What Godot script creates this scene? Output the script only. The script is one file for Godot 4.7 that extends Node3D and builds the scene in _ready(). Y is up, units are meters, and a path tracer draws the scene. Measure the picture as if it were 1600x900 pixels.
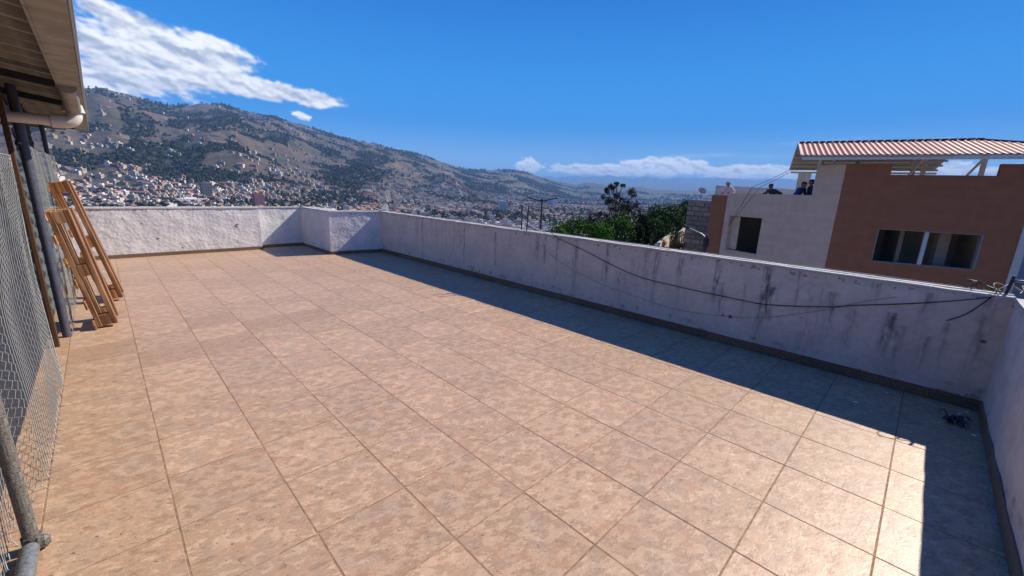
extends Node3D
# A tiled roof terrace above a valley town, with a mountainside behind it. Units are metres, y is up.

const FOCAL := 640.28            # of the 1600 x 900 photograph, in pixels
const EYE := Vector3(0, 1.6, 0)
const WALL_X := 4.80             # inner face of the long parapet
const BACK_Z := -11.27
const NEAR_Z := 0.55
var fw: Vector3
var rt: Vector3
var up: Vector3
var M := {}
var rng := RandomNumberGenerator.new()
var used := {}
var n_a := FastNoiseLite.new()
var n_b := FastNoiseLite.new()
var n_c := FastNoiseLite.new()
var n_r := FastNoiseLite.new()

# ---------------------------------------------------------------- mesh builder
class MB:
	var v := PackedVector3Array()
	var n := PackedVector3Array()
	var uv := PackedVector2Array()
	var c := PackedColorArray()
	var use_c := false
	func vert(p: Vector3, nn: Vector3, t := Vector2.ZERO, col := Color.WHITE) -> void:
		v.append(p); n.append(nn); uv.append(t)
		if use_c: c.append(col)
	func tri(p0: Vector3, p1: Vector3, p2: Vector3, out: Vector3, col := Color.WHITE, t0 := Vector2.ZERO, t1 := Vector2.ZERO, t2 := Vector2.ZERO) -> void:
		var nn := (p1 - p0).cross(p2 - p0)
		if nn.length_squared() < 1e-18: return
		nn = nn.normalized()
		if nn.dot(out) < 0.0:
			nn = -nn
			vert(p0, nn, t0, col); vert(p1, nn, t1, col); vert(p2, nn, t2, col)
		else:
			vert(p0, nn, t0, col); vert(p2, nn, t2, col); vert(p1, nn, t1, col)
	func quad(p0: Vector3, p1: Vector3, p2: Vector3, p3: Vector3, out: Vector3, col := Color.WHITE, t0 := Vector2.ZERO, t1 := Vector2.RIGHT, t2 := Vector2.ONE, t3 := Vector2.DOWN) -> void:
		tri(p0, p1, p2, out, col, t0, t1, t2)
		tri(p0, p2, p3, out, col, t0, t2, t3)
	# chamfered box; u runs along the longest side, in metres
	func box(xf: Transform3D, size: Vector3, bev := 0.0, col := Color.WHITE, off := Vector2.ZERO) -> void:
		var h := size * 0.5
		var b := minf(bev, minf(h.x, minf(h.y, h.z)) * 0.9)
		var lx := 0
		if size.y > size.x and size.y >= size.z: lx = 1
		elif size.z > size.x: lx = 2
		for ax in 3:
			var a1 := (ax + 1) % 3
			var a2 := (ax + 2) % 3
			var ua := a1
			var va := a2
			if a2 == lx: ua = a2; va = a1
			for s in [-1.0, 1.0]:
				var q: Array[Vector3] = []
				var ts: Array[Vector2] = []
				for k in [[-1, -1], [1, -1], [1, 1], [-1, 1]]:
					var p := Vector3.ZERO
					p[ax] = s * h[ax]
					p[a1] = k[0] * (h[a1] - b)
					p[a2] = k[1] * (h[a2] - b)
					q.append(p); ts.append(Vector2(p[ua], p[va]) + off + Vector2(0.37 * ax, 0.61 * s))
				var o := Vector3.ZERO
				o[ax] = s
				quad(xf * q[0], xf * q[1], xf * q[2], xf * q[3], xf.basis * o, col, ts[0], ts[1], ts[2], ts[3])
				if b > 0.0 and ax < 3:
					for s2 in [-1.0, 1.0]:      # edge between face ax and face a1
						var e: Array[Vector3] = []
						var te: Array[Vector2] = []
						for k2 in [-1.0, 1.0]:
							var pa := Vector3.ZERO
							pa[ax] = s * h[ax]; pa[a1] = s2 * (h[a1] - b); pa[a2] = k2 * (h[a2] - b)
							var pb := Vector3.ZERO
							pb[ax] = s * (h[ax] - b); pb[a1] = s2 * h[a1]; pb[a2] = k2 * (h[a2] - b)
							if k2 < 0: e.append(pa); e.append(pb)
							else: e.append(pb); e.append(pa)
						for p2 in e: te.append(Vector2(p2[lx], p2[(lx + 1) % 3]) + off)
						var o2 := Vector3.ZERO
						o2[ax] = s; o2[a1] = s2
						quad(xf * e[0], xf * e[1], xf * e[2], xf * e[3], xf.basis * o2, col, te[0], te[1], te[2], te[3])
		if b > 0.0:
			for sx in [-1.0, 1.0]:
				for sy in [-1.0, 1.0]:
					for sz in [-1.0, 1.0]:
						var o3 := Vector3(sx, sy, sz)
						tri(xf * (o3 * Vector3(h.x, h.y - b, h.z - b)), xf * (o3 * Vector3(h.x - b, h.y, h.z - b)), xf * (o3 * Vector3(h.x - b, h.y - b, h.z)), xf.basis * o3, col, off, off, off)
	func span(xf: Transform3D, a: Vector3, b: Vector3, bev := 0.0, col := Color.WHITE, off := Vector2.ZERO) -> void:
		box(xf * Transform3D(Basis(), (a + b) * 0.5), (b - a).abs(), bev, col, off)
	func bar(a: Vector3, b: Vector3, w: float, d: float, bev := 0.0, side := Vector3.ZERO, col := Color.WHITE) -> void:
		var y := (b - a).normalized()
		var x := side
		if x == Vector3.ZERO: x = Vector3.UP if absf(y.y) < 0.9 else Vector3.RIGHT
		var z := x.cross(y).normalized()
		x = y.cross(z).normalized()
		box(Transform3D(Basis(x, y, z), (a + b) * 0.5), Vector3(w, (b - a).length(), d), bev, col)
	func tube(pts: PackedVector3Array, r: float, sides := 8, caps := true, col := Color.WHITE, r2 := -1.0) -> void:
		var rings: Array = []
		var m := pts.size()
		var fx := Vector3.ZERO
		for i in m:
			var t := (pts[mini(i + 1, m - 1)] - pts[maxi(i - 1, 0)]).normalized()
			if i == 0: fx = (Vector3.UP if absf(t.y) < 0.9 else Vector3.RIGHT)
			var z := fx.cross(t).normalized()
			fx = t.cross(z).normalized()
			var rr := r if r2 < 0.0 else lerpf(r, r2, float(i) / maxi(1, m - 1))
			var ring: Array = []
			for k in sides:
				var a := TAU * k / sides
				var d := fx * cos(a) + z * sin(a)
				ring.append([pts[i] + d * rr, d])
			rings.append(ring)
		for i in m - 1:
			for k in sides:
				var k2 := (k + 1) % sides
				var A = rings[i][k]; var B = rings[i][k2]; var C = rings[i + 1][k2]; var D = rings[i + 1][k]
				vert(A[0], A[1], Vector2(k, i), col); vert(B[0], B[1], Vector2(k + 1, i), col); vert(C[0], C[1], Vector2(k + 1, i + 1), col)
				vert(A[0], A[1], Vector2(k, i), col); vert(C[0], C[1], Vector2(k + 1, i + 1), col); vert(D[0], D[1], Vector2(k, i + 1), col)
		if caps:
			for e in [0, m - 1]:
				var o: Vector3 = (pts[0] - pts[1]) if e == 0 else (pts[m - 1] - pts[m - 2])
				for k in sides: tri(pts[e], rings[e][k][0], rings[e][(k + 1) % sides][0], o, col)
	func mesh() -> ArrayMesh:
		var am := ArrayMesh.new()
		add_to(am)
		return am
	func add_to(am: ArrayMesh) -> void:
		var arr := []
		arr.resize(Mesh.ARRAY_MAX)
		arr[Mesh.ARRAY_VERTEX] = v
		arr[Mesh.ARRAY_NORMAL] = n
		arr[Mesh.ARRAY_TEX_UV] = uv
		if use_c: arr[Mesh.ARRAY_COLOR] = c
		am.add_surface_from_arrays(Mesh.PRIMITIVE_TRIANGLES, arr)

# ---------------------------------------------------------------- node helpers
func numbered(called: String) -> String:
	if not used.has(called):
		used[called] = 0
		return called
	used[called] += 1
	return "%s_%03d" % [called, used[called]]
func part(called: String, mb, m: Material, parent: Node, xf := Transform3D()) -> MeshInstance3D:
	var o := MeshInstance3D.new()
	o.name = called
	o.mesh = mb.mesh() if mb is MB else mb
	o.material_override = m
	o.transform = xf
	parent.add_child(o, true)
	return o
func tag(o: Node, label: String, category: String, group := "", kind := "") -> Node:
	if label: o.set_meta("label", label)
	if category: o.set_meta("category", category)
	if group: o.set_meta("group", group)
	if kind: o.set_meta("kind", kind)
	return o
func thing(called: String, label: String, category: String, at := Vector3.ZERO, group := "") -> Node3D:
	var o := Node3D.new()
	o.name = numbered(called)
	add_child(o)
	o.position = at
	tag(o, label, category, group)
	return o
func single(called: String, mb, m: Material, label: String, category: String, group := "", kind := "") -> MeshInstance3D:
	var o := part(numbered(called), mb, m, self)
	tag(o, label, category, group, kind)
	return o
func at(p: Vector3) -> Transform3D: return Transform3D(Basis(), p)

# ---------------------------------------------------------------- pixels of the photograph into directions and points
func dir(px: float, py: float) -> Vector3: return fw + rt * ((px - 800.0) / FOCAL) - up * ((py - 450.0) / FOCAL)
func pix(p: Vector3) -> Vector2:
	var d := p - EYE
	var z := d.dot(fw)
	if z < 0.05: return Vector2(-9999, -9999)
	return Vector2(800.0 + FOCAL * d.dot(rt) / z, 450.0 - FOCAL * d.dot(up) / z)
func at_dist(px: float, py: float, dist: float) -> Vector3:
	var d := dir(px, py)
	return EYE + d * (dist / Vector2(d.x, d.z).length())
func at_height(px: float, py: float, y: float) -> Vector3:
	var d := dir(px, py)
	return EYE + d * ((y - EYE.y) / d.y)
func on_x(px: float, py: float, x: float) -> Vector3:
	var d := dir(px, py)
	return EYE + d * (x / d.x)
func hor(az: float) -> Vector3: return Vector3(sin(deg_to_rad(az)), 0, -cos(deg_to_rad(az)))
func lin(r: float, g: float, b: float) -> Color: return Color(r, g, b).linear_to_srgb()

# ---------------------------------------------------------------- textures and materials
func noise(seed_: int, freq: float, oct := 4, kind := FastNoiseLite.TYPE_SIMPLEX_SMOOTH, fractal := FastNoiseLite.FRACTAL_FBM) -> FastNoiseLite:
	var f := FastNoiseLite.new()
	f.seed = seed_; f.frequency = freq; f.noise_type = kind
	f.fractal_type = fractal; f.fractal_octaves = oct
	return f
func tex(im: Image) -> ImageTexture:
	im.generate_mipmaps()
	return ImageTexture.create_from_image(im)
func noise_tex(seed_: int, size: int, freq: float, lo: Color, hi: Color, oct := 5, stretch := Vector2.ONE, contrast := 1.0) -> ImageTexture:
	var f := noise(seed_, freq, oct)
	var d := PackedByteArray()
	d.resize(size * size * 3)
	var i := 0
	for y in size:
		for x in size:
			# wraps round at the edges so that it can repeat
			var fx := float(x) / size; var fy := float(y) / size
			var a := TAU * fx; var b := TAU * fy
			var t := f.get_noise_3d(cos(a) * 40.0 * stretch.x, sin(a) * 40.0 * stretch.x, 0.0 + cos(b) * 40.0 * stretch.y) * 0.6 + f.get_noise_3d(sin(b) * 40.0 * stretch.y, cos(a) * 40.0 * stretch.x + 99.0, cos(b) * 40.0 * stretch.y + 31.0) * 0.6
			t = clampf(0.5 + t * contrast, 0, 1)
			d[i] = int(255.0 * lerpf(lo.r, hi.r, t)); d[i + 1] = int(255.0 * lerpf(lo.g, hi.g, t)); d[i + 2] = int(255.0 * lerpf(lo.b, hi.b, t))
			i += 3
	return tex(Image.create_from_data(size, size, false, Image.FORMAT_RGB8, d))
func mat(c: Color, rough := 0.8, metal := 0.0) -> StandardMaterial3D:
	var m := StandardMaterial3D.new()
	m.albedo_color = c; m.roughness = rough; m.metallic = metal
	return m
func tri_mat(c: Color, t: Texture2D, scale: float, rough := 0.85, bump: Texture2D = null, bump_cm := 0.0) -> StandardMaterial3D:
	var m := mat(c, rough)
	m.albedo_texture = t
	m.uv1_triplanar = true; m.uv1_world_triplanar = true
	m.uv1_scale = Vector3.ONE * scale
	if bump:
		m.heightmap_enabled = true; m.heightmap_texture = bump; m.heightmap_scale = bump_cm
	return m

func _ready() -> void:
	rng.seed = 20
	setup_camera()
	setup_sky()
	setup_materials()
	build_floor()
	build_parapets()
	build_terrain()
	build_corner_house()
	build_street()
	build_shed()
	build_pallets()
	build_cables()
	build_town()
	build_people()

func setup_camera() -> void:
	var pitch := deg_to_rad(13.39); var roll := deg_to_rad(2.045); var yaw := deg_to_rad(44.965)
	fw = Vector3(sin(yaw) * cos(pitch), -sin(pitch), -cos(yaw) * cos(pitch))
	var r0 := Vector3(cos(yaw), 0, sin(yaw))
	var u0 := r0.cross(fw)
	rt = r0 * cos(roll) + u0 * sin(roll)
	up = u0 * cos(roll) - r0 * sin(roll)
	var cam := Camera3D.new()
	cam.name = "camera"
	cam.transform = Transform3D(Basis(rt, up, -fw), EYE)
	cam.fov = rad_to_deg(2.0 * atan(450.0 / FOCAL))
	cam.near = 0.05
	cam.far = 90000.0
	cam.current = true
	add_child(cam)

func setup_sky() -> void:
	var env := Environment.new()
	env.background_mode = Environment.BG_SKY
	env.tonemap_mode = Environment.TONE_MAPPER_LINEAR
	env.tonemap_exposure = 1.55
	env.sdfgi_enabled = true; env.ssao_enabled = true; env.ssil_enabled = true
	env.fog_enabled = true
	env.fog_density = 0.000085
	env.fog_light_color = Color(0.56, 0.77, 1.0)
	var sky := Sky.new()
	var pm := PanoramaSkyMaterial.new()
	pm.panorama = sky_picture()
	pm.energy_multiplier = 1.0
	sky.sky_material = pm
	env.sky = sky
	var we := WorldEnvironment.new()
	we.name = "world_environment"
	we.environment = env
	add_child(we)
	var sun := DirectionalLight3D.new()
	sun.name = "sun"
	sun.light_energy = 1.6
	sun.light_color = Color(1.0, 0.96, 0.90)
	sun.light_angular_distance = 0.53
	sun.shadow_enabled = true
	add_child(sun)
	sun.look_at_from_position(Vector3(1.05, 0.985, 0.30), Vector3.ZERO)

# The air and the clouds over the whole sky, az clockwise from -z
func sky_picture() -> ImageTexture:
	var w := 3072; var h := 1536
	var f1 := noise(5, 1.0, 6)
	var f2 := noise(9, 1.0, 5)
	var data := PackedByteArray()
	# [az, elev, half width, half height, strength, kind, tilt]; cloud banks in view and others round the sky
	var banks := [[8.0, 12.4, 9.5, 1.9, 1.15, 0.0, -0.12], [5.0, 13.9, 6.0, 1.5, 1.0, 0.0, -0.16], [10.5, 13.6, 4.5, 1.3, 0.9, 0.0, -0.2], [6.0, 11.0, 11.0, 2.2, 1.1, 0.0, -0.06], [1.0, 9.0, 11.0, 2.2, 1.1, 0.0, 0.02], [13.0, 10.2, 8.5, 1.7, 1.1, 0.0, -0.10], [19.5, 9.6, 6.0, 1.2, 1.0, 0.0, -0.04], [-12.0, 11.0, 12.0, 3.4, 1.0, 0.0, 0.0],
		[46.5, 3.2, 2.0, 1.5, 0.8, 1.0, 0.0], [58.0, 3.1, 11.0, 0.9, 0.95, 1.0, 0.0], [64.0, 3.6, 6.5, 1.4, 1.0, 1.0, 0.0], [74.0, 3.1, 8.0, 1.0, 1.0, 1.0, 0.0], [80.0, 4.3, 3.0, 0.9, 0.9, 1.0, 0.0], [87.0, 3.2, 7.0, 1.2, 1.0, 1.0, 0.0], [99.0, 2.8, 8.0, 1.4, 1.0, 1.0, 0.0], [18.5, 7.6, 1.2, 0.6, 0.8, 1.0, -0.2],
		[-40.0, 14.0, 18.0, 5.0, 0.9, 0.0, 0.2], [-75.0, 10.0, 14.0, 4.0, 0.9, 0.0, -0.2], [150.0, 12.0, 18.0, 5.0, 0.9, 0.0, 0.1], [200.0, 9.0, 15.0, 4.0, 0.9, 0.0, 0.2], [240.0, 16.0, 14.0, 5.0, 0.8, 0.0, -0.2], [125.0, 4.0, 14.0, 1.6, 1.0, 1.0, 0.0]]
	var zen := Vector3(0.001, 0.082, 0.385)
	var mid := Vector3(0.010, 0.205, 0.585)
	var hzn := Vector3(0.33, 0.58, 0.76)
	for y in h:
		var el := 90.0 - 180.0 * (y + 0.5) / h
		var e0 := maxf(el, 0.0)
		var base: Vector3
		if e0 < 9.0: base = hzn.lerp(mid, smoothstep(0.0, 1.0, pow(e0 / 9.0, 0.8)))
		else: base = mid.lerp(zen, smoothstep(0.0, 1.0, clampf((e0 - 9.0) / 20.0, 0, 1)))
		if el < 0.0: base = base.lerp(Vector3(0.22, 0.30, 0.38), clampf(-el / 6.0, 0, 1))
		var row := PackedFloat32Array()
		if el < -3.0 or el > 27.0:
			row.resize(3)
			row[0] = base.x; row[1] = base.y; row[2] = base.z
			var line := row.to_byte_array()
			while line.size() < w * 12: line.append_array(line)
			data.append_array(line.slice(0, w * 12))
			continue
		row.resize(w * 3)
		var near_ := []
		for b in banks:
			if absf(el - b[1]) < b[3] * 1.2 + b[2] * absf(b[6]) * 1.3: near_.append(b)
		for x in w:
			var az := 360.0 * (x + 0.5) / w
			if az > 260.0: az -= 360.0
			var c := base
			var env := 0.0
			var grain := 0.0
			for b in near_:
				var dx: float = (az - b[0]) / b[2]
				if absf(dx) > 1.1: continue
				var dy: float = (el - b[1] - (az - b[0]) * b[6]) / b[3]
				var q: float = (1.0 - sqrt(dx * dx + dy * dy)) * b[4]
				if q > env: env = q; grain = b[5]
			if env > 0.0:
				var px := az * 0.17; var py := (el + az * 0.10) * 0.38
				if grain > 0.5: px = az * 0.42; py = el * 0.80
				var wv := f2.get_noise_2d(px * 1.5 + 40.0, py * 1.5) * 0.16
				var nz := f1.get_noise_2d(px + wv, py - wv) 
				var nu := f1.get_noise_2d(px + wv + 0.03, py - wv + 0.13)
				var fine := f2.get_noise_2d(px * 6.0, py * 6.0)
				var den := smoothstep(0.0, 0.45 + 0.25 * (1.0 - grain), env) * (0.85 + 0.14 * (1.0 - grain)) + nz * (0.78 - 0.03 * grain) + fine * 0.26 - 0.13 - 0.12 * grain
				var a := smoothstep(-0.02, 0.56 - 0.30 * grain, den)
				# a billow is bright where the cloud thins towards the sun, above and to the right
				var lit := clampf(0.56 + (nz - nu) * 1.7 + fine * 0.40 + 0.22 * (1.0 - smoothstep(0.0, 0.8, den)), 0.0, 1.0)
				if grain > 0.5: lit = clampf(lit + 0.22, 0, 1)
				var cc := Vector3(0.34, 0.375, 0.43).lerp(Vector3(0.84, 0.83, 0.83) * (1.0 + 0.15 * grain), lit)
				c = c.lerp(cc, a * 0.94)
			if el > 4.0 and el < 9.0 and az > 62.0 and az < 90.0:
				var wisp := f1.get_noise_2d(az * 0.06 + 7.0, (el - az * 0.05) * 0.9)
				var e3 := 1.0 - absf((el - 4.6 - (az - 62.0) * 0.05) / 1.2)
				if e3 > 0.0: c = c.lerp(Vector3(0.42, 0.54, 0.68), clampf(wisp * 1.2 * e3, 0, 0.45))
			row[x * 3] = c.x; row[x * 3 + 1] = c.y; row[x * 3 + 2] = c.z
		data.append_array(row.to_byte_array())
	return ImageTexture.create_from_image(Image.create_from_data(w, h, false, Image.FORMAT_RGBF, data))

func setup_materials() -> void:
	M.grout = tri_mat(lin(0.36, 0.225, 0.145), noise_tex(3, 128, 0.08, Color(0.7, 0.66, 0.6), Color(1, 1, 1)), 1.2, 0.95)
	var plaster := noise_tex(11, 256, 0.03, Color(0.90, 0.895, 0.89), Color(1, 1, 1), 5)
	var bumpy := noise_tex(12, 256, 0.10, Color(0, 0, 0), Color(1, 1, 1), 5, Vector2.ONE, 1.3)
	M.plaster_tex = plaster; M.bumpy = bumpy
	M.coping = tri_mat(lin(0.52, 0.50, 0.46), plaster, 1.6, 0.9, bumpy, 0.8)
	M.concrete = tri_mat(lin(0.30, 0.29, 0.27), plaster, 0.7, 0.92, bumpy, 0.5)
	M.mortar = tri_mat(lin(0.20, 0.17, 0.145), plaster, 0.7, 0.95)
	M.beige = tri_mat(lin(0.66, 0.475, 0.36), plaster, 0.35, 0.9)
	M.brown = tri_mat(lin(0.36, 0.132, 0.064), plaster, 0.35, 0.9)
	M.pale = tri_mat(lin(0.62, 0.59, 0.54), plaster, 0.5, 0.9)
	M.inner = tri_mat(lin(0.52, 0.46, 0.40), plaster, 0.4, 0.95)
	M.greyblue = tri_mat(lin(0.33, 0.33, 0.36), plaster, 0.4, 0.9)
	M.frame = mat(lin(0.5, 0.5, 0.5), 0.5)
	M.dark = mat(lin(0.015, 0.015, 0.018), 0.6)
	M.cable = mat(lin(0.012, 0.012, 0.014), 0.55)
	M.old_cable = mat(lin(0.20, 0.19, 0.19), 0.8)
	M.galv = tri_mat(lin(0.36, 0.37, 0.38), noise_tex(21, 128, 0.1, Color(0.65, 0.65, 0.65), Color(1, 1, 1)), 3.0, 0.45)
	M.galv.metallic = 0.5
	M.wire = mat(lin(0.36, 0.37, 0.37), 0.45, 0.2)
	M.post = tri_mat(lin(0.10, 0.11, 0.16), noise_tex(22, 128, 0.1, Color(0.6, 0.6, 0.6), Color(1, 1, 1)), 3.0, 0.5)
	M.old_pipe = tri_mat(lin(0.24, 0.235, 0.22), noise_tex(23, 128, 0.16, Color(0.45, 0.42, 0.38), Color(1, 1, 1), 5, Vector2.ONE, 1.6), 4.0, 0.55)
	M.pvc = mat(lin(0.66, 0.63, 0.58), 0.35)
	M.sheet = tri_mat(lin(0.35, 0.34, 0.32), noise_tex(24, 128, 0.05, Color(0.75, 0.72, 0.66), Color(1, 1, 1)), 0.8, 0.5)
	M.fascia = tri_mat(lin(0.36, 0.35, 0.325), noise_tex(25, 128, 0.04, Color(0.72, 0.70, 0.66), Color(1, 1, 1)), 0.7, 0.6)
	M.gutter = mat(lin(0.36, 0.37, 0.39), 0.35, 0.6)
	M.white_lamp = mat(lin(0.65, 0.65, 0.65), 0.5)
	M.lamp = mat(lin(0.035, 0.038, 0.042), 0.6)
	var wood := noise_tex(31, 256, 0.035, Color(0.55, 0.44, 0.34), Color(1, 0.98, 0.94), 5, Vector2(0.25, 2.2), 1.2)
	M.wood = mat(lin(0.52, 0.33, 0.19), 0.8); M.wood.albedo_texture = wood; M.wood.uv1_scale = Vector3(0.7, 1.3, 1)
	M.wood_old = mat(lin(0.42, 0.24, 0.14), 0.85); M.wood_old.albedo_texture = wood; M.wood_old.uv1_scale = Vector3(0.7, 1.3, 1)
	M.wood_orange = mat(lin(0.50, 0.235, 0.07), 0.7); M.wood_orange.albedo_texture = wood; M.wood_orange.uv1_scale = Vector3(0.7, 1.3, 1)
	M.rust = tri_mat(lin(0.13, 0.06, 0.018), noise_tex(32, 128, 0.1, Color(0.5, 0.4, 0.35), Color(1, 1, 1)), 4.0, 0.8)
	M.tarp = tri_mat(lin(0.022, 0.018, 0.016), noise_tex(33, 128, 0.2, Color(0.6, 0.6, 0.6), Color(1, 1, 1)), 3.0, 0.8)
	M.siding = tri_mat(lin(0.022, 0.024, 0.034), plaster, 0.8, 0.7)
	M.teal_sheet = tri_mat(lin(0.085, 0.115, 0.12), plaster, 0.8, 0.5)
	M.skirting = []
	M.tiles = []
	for k in 10: M.tiles.append(tile_material(k))
	for k in 3:
		var sm := tri_mat(lin(0.25 + 0.03 * k, 0.16 + 0.02 * k, 0.10 + 0.012 * k), noise_tex(41 + k, 128, 0.1, Color(0.6, 0.58, 0.55), Color(1, 1, 1), 5), 3.0, 0.5)
		M.skirting.append(sm)

# slate-look ceramic: veined tan ground, pale flakes, fine dark cracks, a pinkish or greyish cast in patches
func tile_material(k: int) -> StandardMaterial3D:
	var s := 448
	var f1 := noise(100 + k, 0.0050, 3)
	var f2 := noise(200 + k, 0.026, 4)
	var f3 := noise(300 + k, 0.0085, 5)
	var f4 := noise(400 + k, 0.14, 3)
	var f5 := noise(500 + k, 0.011, 4, FastNoiseLite.TYPE_SIMPLEX_SMOOTH, FastNoiseLite.FRACTAL_RIDGED)
	var d := PackedByteArray(); d.resize(s * s * 3)
	var hb := PackedByteArray(); hb.resize(s * s)
	var i := 0
	var tone := 1.0 + 0.028 * sin(k * 2.4)
	for y in s:
		for x in s:
			var b := f2.get_noise_2d(x * 0.7 + y * 0.35, y * 1.5 - x * 0.5)
			var a := f3.get_noise_2d(x * 0.8 + y * 0.4 + 20.0 * b, y * 1.3 - x * 0.45 + 20.0 * b)
			var g := f4.get_noise_2d(x, y)
			var m1 := f1.get_noise_2d(x, y)
			var m2 := f1.get_noise_2d(x + 900.0, y)
			# cleft slate: thin layers that break off along wandering edges, pale veins, and a few fine cracks
			var lay := a * 4.4 + b * 1.0 + 0.12 * g
			var fr := lay - floorf(lay)
			var step_tone := 0.5 + 0.5 * sin(floorf(lay) * 2.3 + k)
			var broken := smoothstep(-0.15, 0.2, f2.get_noise_2d(x * 0.4 + 400.0, y * 0.4))
			var rim := smoothstep(0.84, 0.97, fr) * broken
			var edge := (1.0 - smoothstep(0.02, 0.14, fr)) * broken
			var rg := f5.get_noise_2d(x * 0.8 + 14.0 * b, y * 1.2 + 14.0 * b)
			var vein := smoothstep(0.50, 0.85, f5.get_noise_2d(x * 0.9 - y * 0.3 + 700.0 + 18.0 * b, y * 1.1 + 300.0)) * smoothstep(-0.1, 0.3, g + b)
			var crack := smoothstep(0.74, 0.88, rg) * smoothstep(0.02, 0.2, f2.get_noise_2d(x * 0.5 + 50.0, y * 0.5 + 800.0))
			var t := clampf(0.50 + 0.50 * a + 0.24 * (step_tone - 0.5) + 0.26 * b + 0.24 * g, 0, 1)
			var c := Vector3(0.610, 0.485, 0.380).lerp(Vector3(0.845, 0.725, 0.60), t)
			c = c.lerp(Vector3(0.92, 0.845, 0.75), maxf(rim * 0.42, vein * 0.5))
			c = c.lerp(Vector3(0.74, 0.565, 0.44), smoothstep(0.12, 0.55, m1) * 0.35)
			c = c.lerp(Vector3(0.65, 0.585, 0.525), smoothstep(0.05, 0.5, m2) * 0.28)
			c = c.lerp(Vector3(0.42, 0.315, 0.235), edge * 0.55)
			c = c.lerp(Vector3(0.27, 0.20, 0.15), crack * 0.9)
			if k >= 8:      # ground-in dirt
				var st := smoothstep(0.0, 0.35, a + 0.7 * b + 0.25 * g + 0.12)
				c = c.lerp(Vector3(0.42, 0.31, 0.22), st * 0.34)
			c *= tone
			d[i * 3] = int(minf(255.0, 255.0 * c.x)); d[i * 3 + 1] = int(minf(255.0, 255.0 * c.y)); d[i * 3 + 2] = int(minf(255.0, 255.0 * c.z))
			hb[i] = int(clampf(120.0 + 70.0 * a + 45.0 * fr * broken + 35.0 * b + 16.0 * g - 50.0 * crack, 0, 255))
			i += 1
	var m := mat(Color(0.925, 0.915, 0.91), 0.45)
	m.albedo_texture = tex(Image.create_from_data(s, s, false, Image.FORMAT_RGB8, d))
	m.heightmap_enabled = true
	m.heightmap_texture = tex(Image.create_from_data(s, s, false, Image.FORMAT_L8, hb))
	m.heightmap_scale = 0.15
	m.metallic_specular = 0.5
	return m

# ---------------------------------------------------------------- terrace floor
const TX := 0.4575
const TZ := 0.4625
func tile_mesh(w: float, l: float, fx: float, fz: float) -> MB:
	var b := MB.new()
	var t := 0.0; var h := -0.003; var bv := 0.0016
	var x := w * 0.5; var z := l * 0.5
	var q := func(ax, az, y): return Vector3(ax, y, az)
	var uvf := func(p: Vector3): return Vector2((p.x / TX) + 0.5, (p.z / TZ) + 0.5)
	var top: Array = [q.call(-x + bv, -z + bv, t), q.call(x - bv, -z + bv, t), q.call(x - bv, z - bv, t), q.call(-x + bv, z - bv, t)]
	var low: Array = [q.call(-x, -z, t - bv), q.call(x, -z, t - bv), q.call(x, z, t - bv), q.call(-x, z, t - bv)]
	var bot: Array = [q.call(-x, -z, h), q.call(x, -z, h), q.call(x, z, h), q.call(-x, z, h)]
	b.quad(top[0], top[1], top[2], top[3], Vector3.UP, Color.WHITE, uvf.call(top[0]), uvf.call(top[1]), uvf.call(top[2]), uvf.call(top[3]))
	for k in 4:
		var k2 := (k + 1) % 4
		var o: Vector3 = (low[k] + low[k2])
		b.quad(top[k], top[k2], low[k2], low[k], o + Vector3.UP * 0.2, Color.WHITE, uvf.call(top[k]), uvf.call(top[k2]), uvf.call(low[k2]), uvf.call(low[k]))
		b.quad(low[k], low[k2], bot[k2], bot[k], o, Color.WHITE, uvf.call(low[k]), uvf.call(low[k2]), uvf.call(low[k2]), uvf.call(low[k]))
	return b
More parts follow.
